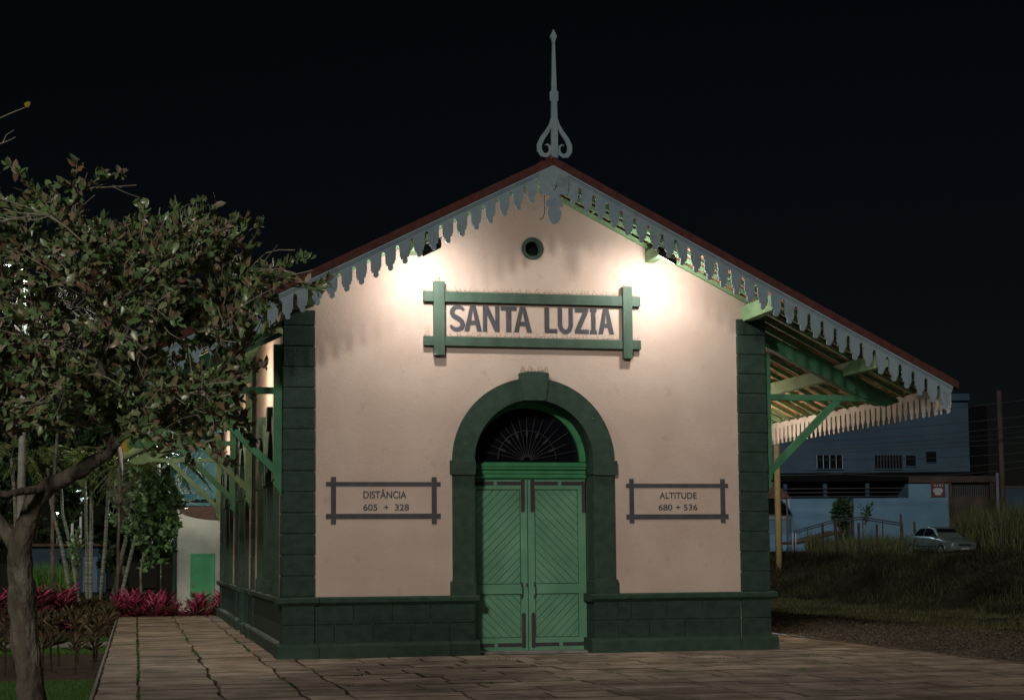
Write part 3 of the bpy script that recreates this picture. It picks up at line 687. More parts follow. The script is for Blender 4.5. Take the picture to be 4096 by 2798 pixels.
# ---------------- scalloped boards
PT = .222
def toothed(u0, u1, topf, sgn, flat=False):
    """outline of a scalloped board: (u, v); topf(u) = top line, teeth hang below"""
    pts = [(u0, topf(u0)-.14), (u1, topf(u1)-.14)]; low = []
    n = int((u1-u0)/PT); pt = (u1-u0)/n; slope = 0 if flat else sgn*.505*.5
    for k in range(n):
        a = u0+k*pt; c = a+pt/2; hw = pt/2-.031; zc = topf(c); L = lambda x, v: (x, zc-v+(x-c)*slope*1.7)
        sl = (topf(a)-topf(a+pt))/pt
        zs = lambda x: topf(x)-.245
        bl, br = c-hw, c+hw
        # slot (left half) -> tooth -> slot (right half)
        low += [(a, zs(a)+.0), (a+.016, zs(a)-.006), (a+.028, zs(a)-.028)]
        low += [(bl, zc-.30-(bl-c)*sl), L(bl+.002, .455), L(bl+.016, .462), L(bl+.017, .500), L(bl+.042, .503), L(bl+.046, .515)]
        for q in range(9):
            t_ = math.pi*(1.28-q*(1.56/8)) if False else math.pi-.5+q*(math.pi+1.0)/8
            low.append((c+.042*math.cos(t_), zc-.548+.042*math.sin(t_)))
        low += [L(br-.046, .515), L(br-.042, .503), L(br-.017, .500), L(br-.016, .462), L(br-.002, .455), (br, zc-.30-(br-c)*sl)]
        low += [(a+pt-.028, zs(a+pt)-.028), (a+pt-.016, zs(a+pt)-.006)]
    low.append((u1, zs(u1)))
    return pts+low[::-1]
BY0, BY1 = -1.405, -1.37
m = MB(); m.prism(toothed(EX0+.12, CX-.22, zt, 1), BY0, BY1, FX); m.prism(toothed(CX+.22, EX1-.12, zt, -1), BY0, BY1, FX)
bo = m.split('bargeboard', M['barge'], B)[0]
m = MB()
for s in (-1, 1):
    xe = EX0+.1 if s < 0 else EX1-.1; a, b = (xe, CX) if s < 0 else (CX, xe)
    for t0, t1, yy in ((.135, .172, -1.43), (.178, .20, -1.418)): m.prism([(a, zt(a)-t1), (b, zt(b)-t1), (b, zt(b)-t0), (a, zt(a)-t0)], yy, -1.4055, FX)
m.build('board_moulding', M['barge'], bo)
# eave boards along both sides
for xe in (EX0+.10, EX1-.14):
    z0 = zt(EX1-.12); pts = toothed(YF+.04, YB-.1, lambda u, z0=z0: z0, 1, flat=True)
    MB().prism(pts, xe, xe+.03, SX).build('eave_board', M['eave'], B)
# rear bargeboard
# pendant at the apex
def mir(h, cx=4.135): return h+[(2*cx-x, z) for x, z in reversed(h)]
h = [(3.885, zt(3.885)-.13), (3.905, 7.32), (3.93, 7.27), (3.955, 7.265), (4.0, 7.275), (4.05, 7.265), (4.06, 7.23), (4.045, 7.19), (4.01, 7.17), (3.995, 7.12), (4.0, 7.07), (4.03, 7.075), (4.055, 7.06), (4.05, 7.035), (4.025, 7.02), (4.02, 6.96), (4.045, 6.87), (4.085, 6.815), (4.12, 6.795)]
MB().prism([(CX+.004, 7.745)]+mir(h)[::-1] if False else h+[(8.27-x, z) for x, z in reversed(h)]+[(4.135, 7.735)], BY0-.03, BY0-.002, FX).build('gable_pendant', M['barge'], B, bevel=.003)
m = MB(); m.ball((4.135, -1.445, 7.42), .04, 10); m.tube([(4.135, -1.445, 7.4), (4.135, -1.44, 7.33)], [.03, .004], 8); m.ball((4.135, -1.44, 7.2), .018, 8); m.build('pendant_boss', M['barge'], B, smooth=True)
m = MB().tube([(3.99, -1.36, 7.27), (3.995, -1.36, 7.1), (3.99, -1.37, 6.98), (3.96, -1.38, 6.9), (3.90, -1.40, 6.86)], .006, 5).build('loose_cable', M['blackm'], B)
# finial
FXc = 4.155
m = MB(); hs = [(.055, 7.86), (.055, 8.2), (.052, 8.42), (.046, 8.77), (.068, 8.79), (.068, 8.93), (.042, 8.95), (.022, 9.70), (.018, 9.72), (.026, 9.735), (.026, 9.76), (.055, 9.83), (.0, 9.95)]
m.prism([(FXc-a, z) for a, z in hs]+[(FXc+a, z) for a, z in hs[:-1][::-1]], -1.43, -1.37, FX)
fo = m.build('roof_finial', M['barge'], B, bevel=.005)
for s in (-1, 1):
    cl = [(FXc+s*x, z) for x, z in ((.035, 8.52), (.06, 8.40), (.12, 8.28), (.20, 8.17), (.248, 8.06), (.245, 7.97), (.20, 7.905), (.14, 7.895), (.09, 7.925), (.068, 7.98), (.078, 8.04), (.12, 8.075), (.155, 8.06))]
    MB().prism(ribbon(cl, [.03, .05, .07, .078, .082, .082, .078, .07, .06, .05, .042, .03, .012]), -1.42, -1.38, FX).build('scroll', M['barge'], fo, bevel=.004)

# ------------------------------------------------------------------ floodlights on the gable
def flood(x, side, label):
    o = empty('floodlight', (x, -1.0, 6.45), label=label, cat='floodlight', group='floodlights under the gable')
    sl = -.505*side; ca, sa = math.cos(R(48)), math.sin(R(48))
    def T(u, v, d): return (u, d*ca-v*sa, v*ca+d*sa+sl*u)       # follows the rake, lens tilted to the wall
    m = MB(); V = []
    m.prism([(-.15, -.045), (.15, -.045), (.15, .03), (-.15, .03)], -.09, .09, T); m.build('housing', M['blackm'], o, bevel=.008)
    m = MB().prism([(-.125, -.058), (.125, -.058), (.125, -.047), (-.125, -.047)], -.07, .07, T).build('lens', M['lampglass'], o)
    MB().tube([T(-.15, 0, 0), T(-.15, .1, 0), T(.15, .1, 0), T(.15, 0, 0)], .008, 5).build('yoke', M['blackm'], o)
    MB().box(-.02, .02, -.02, .02, .09, .20).build('mounting', M['blackm'], o)
    area('beam', (0, .08, -.08), (0, .58, -1.08), 30, .24, .12, (1, .93, .87), o)
    point('spill', (0, .12, -.13), 50, .06, (1, .93, .87), o)
    return o
flood(2.24, -1, 'left of the two floodlights under the gable, washing the wall above the sign')
flood(6.12, 1, 'right of the two floodlights under the gable, mounted below a green purlin end')
def canopy_lamp(loc, label, e, grp='lamps under the side canopies'):
    o = empty('canopy_lamp', loc, label=label, cat='lamp', group=grp)
    MB().box(-.06, .06, -.25, .25, .02, .07).build('lamp_body', M['blackm'], o, bevel=.01)
    MB().box(-.05, .05, -.23, .23, -.02, .018).build('lamp_tube', M['warmglass'], o, bevel=.01)
    point('glow', (0, 0, -.10), e, .08, (1, .80, .62), o)
    return o
canopy_lamp((8.65, 5.2, 4.05), 'warm strip lamp under the right canopy, lighting tiles and eave board', 190)
canopy_lamp((-.95, 3.4, 4.75), 'warm strip lamp under the left canopy near the front corner', 115)
canopy_lamp((-.95, 10.3, 4.5), 'warm strip lamp under the left canopy above the side door', 75)
canopy_lamp((-.95, 17.2, 4.5), 'warm strip lamp under the far end of the left canopy', 80)
# ------------------------------------------------------------------ vegetation helpers
def frame(d):
    d = d/np.linalg.norm(d, axis=1, keepdims=True); r = rng.normal(size=d.shape); s = np.cross(d, r); s /= np.linalg.norm(s, axis=1, keepdims=True); return d, s, np.cross(s, d)
LP = np.array([(0, 0, 0), (.30, .5, .10), (.30, 0, 0), (.30, -.5, .10), (.68, .42, .02), (.68, 0, -.10), (.68, -.42, .02), (1, 0, -.25)], float)
LF = np.array([(0, 2, 1), (0, 3, 2), (2, 5, 4), (2, 4, 1), (3, 6, 5), (3, 5, 2), (5, 7, 4), (6, 7, 5)])
def leafmesh(P, Dr, ln, wd, up=None):
    """one folded, bent leaf per row of P"""
    P = np.asarray(P, float); d, s, n = frame(np.asarray(Dr, float))
    if up is not None:
        n = n*(1-up)+np.array([0, 0, 1.0])*up; s = np.cross(n, d); s /= np.linalg.norm(s, axis=1, keepdims=True); n = np.cross(d, s)
    ln = np.broadcast_to(ln, len(P)); wd = np.broadcast_to(wd, len(P))
    V = P[:, None]+d[:, None]*(LP[None, :, 0:1]*ln[:, None, None])+s[:, None]*(LP[None, :, 1:2]*wd[:, None, None])+n[:, None]*(LP[None, :, 2:3]*ln[:, None, None]*.6)
    F = (np.arange(len(P))[:, None, None]*8+LF[None]).reshape(-1, 3)
    return V.reshape(-1, 3), F
def inpoly(x, y, poly):
    c = False; j = len(poly)-1
    for i in range(len(poly)):
        if (poly[i][1] > y) != (poly[j][1] > y) and x < (poly[j][0]-poly[i][0])*(y-poly[i][1])/(poly[j][1]-poly[i][1])+poly[i][0]: c = not c
        j = i
    return c
class Tree:
    def __init__(s): s.p = []; s.par = []; s.r = []
    def node(s, p, par, r=0): s.p.append(np.asarray(p, float)); s.par.append(par); s.r.append(r); return len(s.p)-1
    def limb(s, pts, start=None):
        """pts: (px, py, D, width px)"""
        last = start; ids = []
        for k in range(len(pts)-1):
            a, b = pts[k], pts[k+1]; n = 4
            for j in range(n):
                if k == 0 and j == 0 and start is not None: continue
                t = j/n; q = [a[i]+(b[i]-a[i])*t for i in range(4)]
                last = s.node(at(q[0]+random.uniform(-3, 3), q[1]+random.uniform(-3, 3), q[2]), last, q[3]/2/FPX*q[2]); ids.append(last)
        q = pts[-1]; ids.append(s.node(at(*q[:3]), last, q[3]/2/FPX*q[2])); return ids
    def grow(s, tips, seg=.16, rtip=.0028, droop=.0, minr=0):
        base = len(s.p); ends = []
        A = np.array(s.p); tips = sorted(tips, key=lambda t: np.min(np.linalg.norm(A-t, axis=1)))
        for t in tips:
            A = np.array(s.p); dd = np.linalg.norm(A-t, axis=1); k = int(np.argmin(dd)); L = dd[k]
            # step back a little along the parents so twigs fork forward
            for _ in range(2):
                if s.par[k] is not None and L < .6: k = s.par[k]; L = np.linalg.norm(A[k]-t)
            n = max(1, int(L/seg)); a = s.p[k]; b = np.asarray(t); cur = k; w1 = rng.normal(size=3)*L*.12+np.array([0, 0, -droop*L])
            for j in range(1, n+1):
                u = j/n; q = a*(1-u)+b*u+w1*math.sin(math.pi*u)+rng.normal(size=3)*seg*.10*(j < n); cur = s.node(q, cur)
            ends.append(cur)
        rr = [0.0]*len(s.p); nch = [0]*len(s.p)
        for i, pa in enumerate(s.par):
            if pa is not None: nch[pa] += 1
        for i in range(len(s.p)-1, -1, -1):
            if s.r[i] == 0:
                r = max(rr[i]**(1/2.4) if rr[i] else rtip, minr); s.r[i] = r; pa = s.par[i]
                if pa is not None and pa < i: rr[pa] += r**2.4
        return ends
    def mesh(s, n=6):
        ch = {}
        for i, pa in enumerate(s.par): ch.setdefault(pa, []).append(i)
        m = MB(); tw = MB(); stack = [(c, None) for c in ch.get(None, [])]
        while stack:
            i, pa = stack.pop(); line = [] if pa is None else [pa]; line.append(i)
            while ch.get(i):
                c = sorted(ch[i], key=lambda q: -s.r[q]); nxt = c[0]
                for o in c[1:]: stack.append((o, i))
                line.append(nxt); i = nxt
            rad = [s.r[q] for q in line]; 
            if line[0] != line[1] and pa is not None: rad[0] = min(rad[0], rad[1]*1.3)
            if len(line) > 1: (m if rad[0] > .012 else tw).tube([s.p[q] for q in line], rad, n if rad[0] > .02 else (4 if rad[0] > .006 else 3), cap=rad[0] > .02)
        s.tw = tw; return m
def twigleaves(T, ends, nleaf, ln, back=3, spread=.8, upb=.25):
    P = []; Dd = []
    for e in ends:
        i = e; pts = [T.p[e]]
        for _ in range(back):
            if T.par[i] is None: break
            i = T.par[i]; pts.append(T.p[i])
        d = pts[0]-pts[-1]; d = d/(np.linalg.norm(d)+1e-6)
        for _ in range(nleaf):
            t = random.random()**2.0*(len(pts)-1); k = int(min(t, len(pts)-2)) if len(pts) > 1 else 0
            q = pts[k]+(pts[min(k+1, len(pts)-1)]-pts[k])*(t-k); P.append(q); Dd.append(d*.6+rng.normal(size=3)*spread+np.array([0, 0, upb]))
    P = np.array(P); return leafmesh(P, np.array(Dd), ln*rng.uniform(.65, 1.2, len(P)), ln*rng.uniform(.42, .6, len(P)))
def polytips(n, poly, D0, D1, holes=(), keep=.3):
    xs_ = [p[0] for p in poly]; ys_ = [p[1] for p in poly]; out = []
    while len(out) < n:
        x, y = random.uniform(min(xs_), max(xs_)), random.uniform(min(ys_), max(ys_))
        if not inpoly(x, y, poly): continue
        if any(inpoly(x, y, h) for h in holes) and random.random() > keep: continue
        out.append(at(x, y, random.uniform(D0, D1)))
    return out

# ------------------------------------------------------------------ big foreground tree
T = Tree()
tr = T.limb([(150, 3165, 14, 125), (138, 2900, 14, 112), (122, 2700, 14, 106), (98, 2576, 14, 108), (86, 2430, 14, 108), (84, 2300, 14, 106), (82, 2200, 14, 98)])
tr[-1]; j0 = tr[-1]
A1 = T.limb([(82, 2200, 14, 98), (104, 2100, 14, 84), (138, 2010, 13.9, 78), (200, 1938, 13.8, 72), (290, 1896, 13.7, 62), (370, 1852, 13.6, 56), (438, 1792, 13.5, 48), (482, 1700, 13.5, 42), (525, 1600, 13.6, 34), (565, 1480, 13.7, 27), (620, 1360, 13.8, 20), (680, 1250, 13.9, 13)], j0)
B1 = T.limb([(82, 2200, 14, 90), (40, 2140, 14.1, 66), (-20, 2070, 14.1, 58), (-90, 1980, 14.2, 50), (-110, 1850, 14.2, 42), (-50, 1700, 14.1, 36), (40, 1550, 14, 30), (100, 1400, 13.9, 24), (160, 1250, 13.9, 18), (225, 1110, 14, 13), (280, 960, 14, 9), (330, 850, 14, 6)], j0)
T.limb([(438, 1792, 13.5, 36), (560, 1700, 13.3, 26), (690, 1620, 13.2, 22), (810, 1540, 13.2, 17), (900, 1450, 13.3, 12), (1000, 1370, 13.4, 8), (1100, 1290, 13.4, 6)], A1[22])
T.limb([(482, 1700, 13.5, 32), (430, 1560, 13.3, 25), (405, 1430, 13.2, 21), (430, 1290, 13.1, 17), (480, 1150, 13.2, 12), (560, 1040, 13.3, 9), (640, 960, 13.4, 6)], A1[26])
T.limb([(200, 1938, 13.8, 40), (100, 1962, 13.6, 34), (20, 1975, 13.5, 28), (-80, 1960, 13.4, 22)], A1[11])
T.limb([(620, 1360, 13.8, 16), (740, 1260, 13.9, 11), (860, 1160, 14, 8), (960, 1090, 14.1, 6), (1080, 1060, 14.1, 4)], A1[-4])
hull = [(-260, 860), (-60, 790), (0, 800), (140, 790), (200, 740), (260, 800), (330, 870), (470, 880), (600, 880), (740, 850), (850, 830), (920, 900), (1000, 960), (1080, 1040), (1130, 1110), (1150, 1190), (1060, 1240), (980, 1290), (960, 1400), (990, 1480), (1010, 1580),
        (960, 1680), (900, 1760), (820, 1800), (700, 1820), (600, 1780), (500, 1720), (420, 1670), (330, 1660), (230, 1690), (130, 1730), (40, 1740), (-260, 1760)]
hole = [(0, 1060), (120, 1030), (430, 1180), (470, 1330), (330, 1360), (100, 1380), (0, 1350)]
tips = polytips(760, hull, 12.6, 15.2, [hole], .38)
extra = [(310, 640), (420, 690), (480, 690), (30, 660), (75, 690), (200, 745), (250, 740), (820, 810), (860, 815), (700, 830), (560, 800), (985, 880), (1040, 885), (930, 880), (1150, 1050), (1230, 1030), (1310, 1120), (1290, 1150), (1260, 1160),
         (900, 1830), (940, 1860), (880, 1800), (1000, 1760), (760, 1850), (960, 1600), (1060, 1470), (1000, 1700), (420, 1770), (-30, 690), (150, 770)]
tips += [at(x, y, random.uniform(13.3, 14.2)) for x, y in extra]
ends = T.grow(tips, .15, .0032, .0)
bare = T.grow([at(x, y, 13.8) for x, y in ((545, 740), (488, 750), (560, 790), (350, 690), (700, 720+60), (1055, 860), (1000, 850), (240, 900), (150, 1080), (430, 1060), (560, 1130), (880, 1000), (640, 900), (900, 940), (300, 760), (380, 780), (640, 830), (780, 800), (955, 850), (1110, 980), (1180, 1000), (1200, 1120), (90, 720), (20, 740), (1250, 1080))]+polytips(60, hull, 12.4, 12.9), .12, .0035)
tree = empty('broadleaf_tree', tuple(at(150, 3165, 14)), label='gnarled tree with a forked mottled trunk and reddish green leaves in the left foreground', cat='tree')
tree.location = (0, 0, 0)
m = T.mesh(18)
from mathutils import noise as mn
m.v = [tuple(Vector(v)+mn.noise_vector(Vector(v)*5)*.022+mn.noise_vector(Vector((v[0]*16, v[1]*16, v[2]*5)))*.009) for v in m.v]
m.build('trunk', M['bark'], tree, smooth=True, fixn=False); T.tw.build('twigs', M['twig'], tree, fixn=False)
V, F = twigleaves(T, ends, 16, .092, 2, .6, .1); V2, F2 = twigleaves(T, ends[::2], 9, .06, 2, .9, .1); npmesh('crown', np.concatenate([V, V2]), np.concatenate([F, F2+len(V)]), M['leafA'], tree)
P = np.array([at(505, 1755, 13.2), at(100, 428, 13.6), at(96, 424, 13.6), at(645, 1555, 13)]); V, F = leafmesh(P, np.array([(0, 0, -1.), (.5, 0, .6), (-.3, .1, .8), (.3, 0, -.2)]), np.array([.12, .06, .05, .06]), np.array([.07, .045, .04, .04]))
npmesh('yellow_leaf', V, F, M['yellowleaf'], tree, label='yellow leaves')
m = MB(); m.tube([at(-60, 500, 13.6), at(0, 472, 13.6), at(50, 450, 13.6), at(100, 430, 13.6)], [.006, .005, .004, .003], 5)
m.tube([at(-40, 600, 13.6), at(0, 575, 13.6), at(40, 560, 13.6), at(62, 548, 13.6)], [.006, .005, .004, .003], 5); m.tube([at(12, 570, 13.6), at(25, 540, 13.6), at(55, 520, 13.6)], [.004, .003, .002], 5)
m.build('twig', M['twig'], tree)

# ------------------------------------------------------------------ garden plants
def rosette(name, n, h, ln, wd, mt, stem_h, label, cat, group, upw=.9, jit=.5, two=None):
    o = empty(name, (0, 0, 0), label=label, cat=cat, group=group)
    a = rng.uniform(0, 2*np.pi, n); lev = rng.uniform(0, 1, n); z = stem_h+(h-stem_h-ln*.6)*lev
    d = np.c_[np.cos(a), np.sin(a), upw*(lev*.9+.25)+rng.normal(0, .12, n)]; P = np.c_[rng.normal(0, .015, n)+np.cos(a)*.02, rng.normal(0, .015, n)+np.sin(a)*.02, z]
    V, F = leafmesh(P, d, ln*rng.uniform(.7, 1.1, n), wd, up=.6); npmesh('foliage', V, F, mt, o)
    s = MB(); s.tube([(0, 0, -.02), (.01, .01, stem_h), (0, 0, h-ln*.6)], [.022, .016, .01], 6); s.build('stem', M['soil'], o)
    return o
def scatter(proto, places, sc=(.85, 1.15)):
    for i, (x, y, z) in enumerate(places):
        o = proto if i == 0 else copy_tree(proto); o.location = (x, y, z); o.rotation_euler = (0, 0, random.uniform(0, 6.28)); k = random.uniform(*sc); o.scale = (k, k, k*random.uniform(.9, 1.1))
pl = []
for k in range(40): pl.append((-2.95+3.5*random.random(), random.uniform(21.0, 22.6), -.3))
for k in range(14): pl.append((-3.0+.26*k, 21.0+random.uniform(-.05, .1), -.3))
scatter(rosette('cordyline', 42, .98, .40, .06, M['pink'], .12, 'magenta leaved cordyline plant in the hedge beyond the far end of the stone platform', 'plant', 'magenta plants behind the platform end'), pl, (.7, 1.05))
pl = []
for k in range(24): P = at(random.uniform(-40, 275), 2400, random.uniform(42, 46)); pl.append((P[0], P[1], -.3))
scatter(rosette('cordyline', 46, 1.25, .45, .06, M['pink'], .1, 'tall magenta cordyline plant in the clump left of the palm stems', 'plant', 'magenta plants on the left lawn'), pl, (.72, 1.05))
pl = []
for k in range(26): P = at(random.uniform(240, 500), 2400, random.uniform(43, 48)); pl.append((P[0], P[1], -.3))
scatter(rosette('bronze_plant', 40, .85, .36, .06, M['croton'], .1, 'low bronze leaved plant growing at the foot of the palm stems', 'plant', 'bronze plants under the palms'), pl, (.6, 1.05))
pr = rosette('croton_plant', 22, .62, .27, .04, M['croton'], .30, 'small bronze croton on a thin stem in the far flower bed', 'plant', 'crotons in the far flower bed', upw=1.5)
pl = []
for px, d in ((165, 40), (205, 38), (232, 40.5), (262, 41), (300, 38.5), (320, 41), (350, 38.3), (395, 38), (415, 40), (440, 41), (190, 41.5), (365, 41.5), (60, 40), (20, 39), (140, 41.5), (285, 41.8), (430, 39.2)): P = at(px, 2500, d); pl.append((P[0], P[1], -.28))
scatter(pr, pl, (.9, 1.2))
pr = rosette('croton_plant', 18, .66, .24, .045, M['croton'], .34, 'small bronze croton on a thin stem in the dark soil of the near flower bed', 'plant', 'crotons in the near flower bed', upw=1.8)
pl = []
for px, d in ((300, 27.5), (372, 28), (205, 28), (235, 29.5), (170, 27.5), (310, 29.8), (-20, 28), (20, 27), (55, 29), (385, 30.5)): P = at(px, 2650, d); pl.append((P[0], P[1], -.28))
scatter(pr, pl, (.9, 1.2))

# palms (clumping stems behind the hedge)
def palm(stem, D, nf, seed, tint, label):
    pts = [at(x, y, D) for x, y, _ in stem]; o = empty('palm_tree', (pts[0][0], pts[0][1], -.3), label=label, cat='palm tree', group='slender palms behind the hedge')
    base = np.array([pts[0][0], pts[0][1], -.3]); pts = [p-base for p in pts]; pts[0][2] = -.02
    m = MB(); n = 46; line = []; rad = []
    for k in range(n+1):
        t = k/n*(len(pts)-1); i = min(int(t), len(pts)-2); q = pts[i]+(pts[i+1]-pts[i])*(t-i); line.append(q); rad.append(stem[0][2]/2*(1-.25*k/n)*(1.12 if k % 2 else .95))
    m.tube(line, rad, 8); m.build('trunk', M['palmbark'], o, smooth=True)
    topp = pts[-1]; VV = []; FF = []; off = 0; rb = MB()
    for k in range(nf):
        a = 2*math.pi*(k/nf)+random.uniform(-.3, .3); L = random.uniform(1.3, 2.0); up = random.uniform(.5, 1.3); c = np.array([math.cos(a), math.sin(a), 0])
        sp_ = [topp+c*L*t+np.array([0, 0, 1])*(up*L*t-1.15*L*t*t) for t in np.linspace(0, 1, 9)]
        rb.tube(sp_, [.018*(1-.8*t) for t in np.linspace(0, 1, 9)], 4)
        P = []; Dd = []
        for t in np.linspace(.15, .99, 30):
            i = min(int(t*8), 7); q = sp_[i]+(sp_[i+1]-sp_[i])*(t*8-i); tg = sp_[i+1]-sp_[i]; tg /= np.linalg.norm(tg); sd_ = np.cross(tg, [0, 0, 1])
            for s in (-1, 1): P.append(q); Dd.append(sd_*s+tg*.7+np.array([0, 0, -.25+random.uniform(-.1, .1)]))
        V, F = leafmesh(P, Dd, random.uniform(.32, .42)*np.sin(np.linspace(.5, 2.9, 60)), .03); VV.append(V); FF.append(F+off); off += len(V)
    rb.build('frond_rib', M['palm'], o); npmesh('fronds', np.concatenate(VV), np.concatenate(FF), M['palm'], o)
PL = [([(363, 2400, .13), (363, 2200, .13), (366, 1960, .12), (368, 1850, .1)], 52, 9, 'straight pale ringed palm stem in the middle of the clump'),
      ([(345, 2405, .12), (347, 2200, .12), (340, 1950, .12), (330, 1840, .1)], 53, 8, 'dark straight palm just left of the pale ringed stem'),
      ([(392, 2400, .12), (419, 2198, .12), (431, 1983, .11), (440, 1860, .1)], 52.5, 8, 'palm leaning slightly right beside the pale ringed stem'),
      ([(429, 2405, .15), (494, 2198, .14), (535, 2046, .13), (575, 1880, .12)], 50, 9, 'mottled palm stem leaning strongly to the right'),
      ([(462, 2405, .13), (529, 2198, .13), (583, 1983, .12), (610, 1860, .1)], 52, 8, 'dark palm leaning right, rightmost of the clump'),
      ([(300, 2400, .12), (250, 2200, .11), (205, 2015, .1), (190, 1870, .1)], 51, 9, 'thin palm leaning left, leftmost of the leaning stems'),
      ([(325, 2405, .11), (285, 2200, .11), (250, 2050, .1), (240, 1880, .1)], 52.5, 8, 'thin dark palm leaning left next to the leftmost stem'),
      ([(70, 2400, .14), (66, 2200, .14), (60, 2000, .13), (45, 1830, .12)], 50, 10, 'palm with yellowish fronds behind the trunk of the foreground tree')]
for st, D_, nf, lb in PL: palm(st, D_, nf, 0, None, lb)

# broad leafy shrub tree right of the palms
def bush(name, poly, D0, D1, ntip, nleaf, ln, leafmat, label, cat, trunkpx, group=None, spread=.8, tw=.02, barkm='bark', tipr=.004, twm=None):
    T = Tree(); T.limb([(trunkpx[0], trunkpx[1], (D0+D1)/2, tw*2*FPX/((D0+D1)/2)), (trunkpx[0]+4, (trunkpx[1]+trunkpx[3])/2, (D0+D1)/2, tw*1.8*FPX/((D0+D1)/2)), (trunkpx[2], trunkpx[3], (D0+D1)/2, tw*1.4*FPX/((D0+D1)/2))])
    e = T.grow(polytips(ntip, poly, D0, D1), .3, tipr)
    o = empty(name, (0, 0, 0), label=label, cat=cat, group=group); T.mesh(7).build('trunk', M[barkm], o, smooth=True, fixn=False); T.tw.build('twigs', M[twm or barkm], o, fixn=False) if T.tw.v else None
    if nleaf: V, F = twigleaves(T, e, nleaf, ln, 2, spread, .3); npmesh('crown', V, F, leafmat, o)
    return o
bush('leafy_shrub_tree', [(430, 1960), (480, 1880), (580, 1860), (680, 1920), (720, 2000), (715, 2120), (700, 2230), (640, 2260), (590, 2200), (560, 2150), (500, 2150), (440, 2060)], 48, 51.5, 230, 13, .21, M['leafB'],
     'leafy shrub with long glossy leaves left of the small water tower', 'shrub', (560, 2420, 590, 2150), tw=.05)
bush('leafy_shrub_tree', [(270, 2130), (330, 2110), (330, 2180), (300, 2210), (270, 2180)], 47, 48, 20, 9, .14, M['leafB'], 'small light green shrub on a curved stem between the palm stems', 'shrub', (305, 2400, 300, 2210), tw=.03)
# bare tree close to the street lamp, its twigs lit from above
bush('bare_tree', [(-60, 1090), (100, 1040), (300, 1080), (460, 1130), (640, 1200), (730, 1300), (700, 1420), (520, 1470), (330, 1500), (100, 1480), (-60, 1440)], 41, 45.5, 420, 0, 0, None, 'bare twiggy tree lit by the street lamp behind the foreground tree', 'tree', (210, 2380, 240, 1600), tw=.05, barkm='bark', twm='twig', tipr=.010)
bush('bare_tree', [(560, 1850), (700, 1800), (860, 1800), (880, 1960), (860, 2040), (740, 2000), (640, 1990), (560, 1960)], 54, 56, 90, 0, 0, None, 'thin dark bare branches hanging in front of the water tower', 'tree', (640, 2390, 620, 1700), tw=.07, tipr=.006)
bush('bare_tree', [(390, 1870), (480, 1850), (580, 1880), (590, 1960), (500, 2010), (420, 1990)], 46, 48, 80, 0, 0, None, 'tangle of hanging dry twigs above the palm stems', 'tree', (470, 2400, 480, 1800), tw=.05, tipr=.005)
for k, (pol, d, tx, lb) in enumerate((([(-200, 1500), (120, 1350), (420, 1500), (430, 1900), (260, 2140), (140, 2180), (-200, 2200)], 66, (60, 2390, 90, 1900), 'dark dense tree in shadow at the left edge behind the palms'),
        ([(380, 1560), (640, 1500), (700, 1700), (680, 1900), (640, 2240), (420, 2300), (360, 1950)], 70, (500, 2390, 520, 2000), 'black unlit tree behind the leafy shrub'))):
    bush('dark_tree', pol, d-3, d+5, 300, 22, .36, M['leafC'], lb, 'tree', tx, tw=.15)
V, F = blades(2200, lambda n: ((lambda P: (P[:, 0], P[:, 1], np.full(n, -.3)))(np.array([at(a, 2300, d) for a, d in zip(rng.uniform(100, 270, n), rng.uniform(56, 62, n))]))), .9, 1.9, .05, .5)
npmesh('tall_green_grass', V, F, M['grassb'], kind='stuff', label='tall green grass growing behind the magenta plants', cat='grass')
# ------------------------------------------------------------------ left background: street lamp, masts, water tower
o = empty('street_lamp', tuple(at(80, 2125, 44))[:2]+(-.3,), label='concrete street lamp shining white through the foreground tree crown', cat='street lamp', group=None)
b0 = np.array(o.location); p1 = at(86, 1900, 44)-b0; p2 = at(104, 1120, 44)-b0; lp = at(46, 1062, 43.6)-b0
MB().tube([(0, 0, 0), p1, p2], [.115, .10, .05], 10).build('pole', M['concrete'], o, smooth=True)
MB().tube([p2, p2+np.array([-.1, 0, .3]), lp+np.array([.12, 0, .05])], .03, 6).build('arm', M['concrete'], o)
MB().box(-.28, .18, -.1, .1, .0, .09).build('lamp_head', M['blackm'], o, bevel=.02).location = lp
MB().ball((0, 0, 0), .075, 10, .6).build('lamp_lens', M['coolglass'], o).location = lp+np.array([-.05, 0, -.05])
point('glow', tuple(lp+np.array([-.05, -.02, -.20])), 330, .1, (.86, 1, .97), o)
for i, (x, y, D_, lb) in enumerate(((290, 1960, 180, 'left and taller of two floodlit sports masts far behind the palms'), (323, 1990, 190, 'right and shorter of two floodlit sports masts far behind the palms'))):
    bs = at(x, 2100, D_); o = empty('floodlight_mast', (bs[0], bs[1], -.3), label=lb, cat='light mast', group='sports ground masts'); hz = at(x, y, D_)[2]+.3
    MB().tube([(0, 0, 0), (0, 0, hz)], [.2, .14], 8).build('mast', M['whitep'], o); MB().box(-1.3, 1.3, -.06, .06, hz-.1, hz+.05).build('crossbar', M['whitep'], o)
    for k in range(4): MB().ball((-1.2+.8*k, -.12, hz-.05), .14, 8).build('lamp', M['farlamp'], o)
    point('glow', (0, -1.0, hz-.6), 6, .2, (.7, .95, 1), o)
o = empty('distant_lamp', tuple(at(230, 2049, 120)), label='tiny bright lamp far away left of the sports masts', cat='lamp'); MB().ball((0, 0, 0), .09, 8).build('lamp_globe', M['coolglass'], o)
MB().tube([(0, 0, -.1), (0, 0, -4)], .04, 6).build('lamp_post', M['concrete'], o)
p = at(165, 2215, 95); o = empty('small_house', (p[0], p[1], -.3), label='dim bluish house seen far off behind the foreground trunk', cat='house')
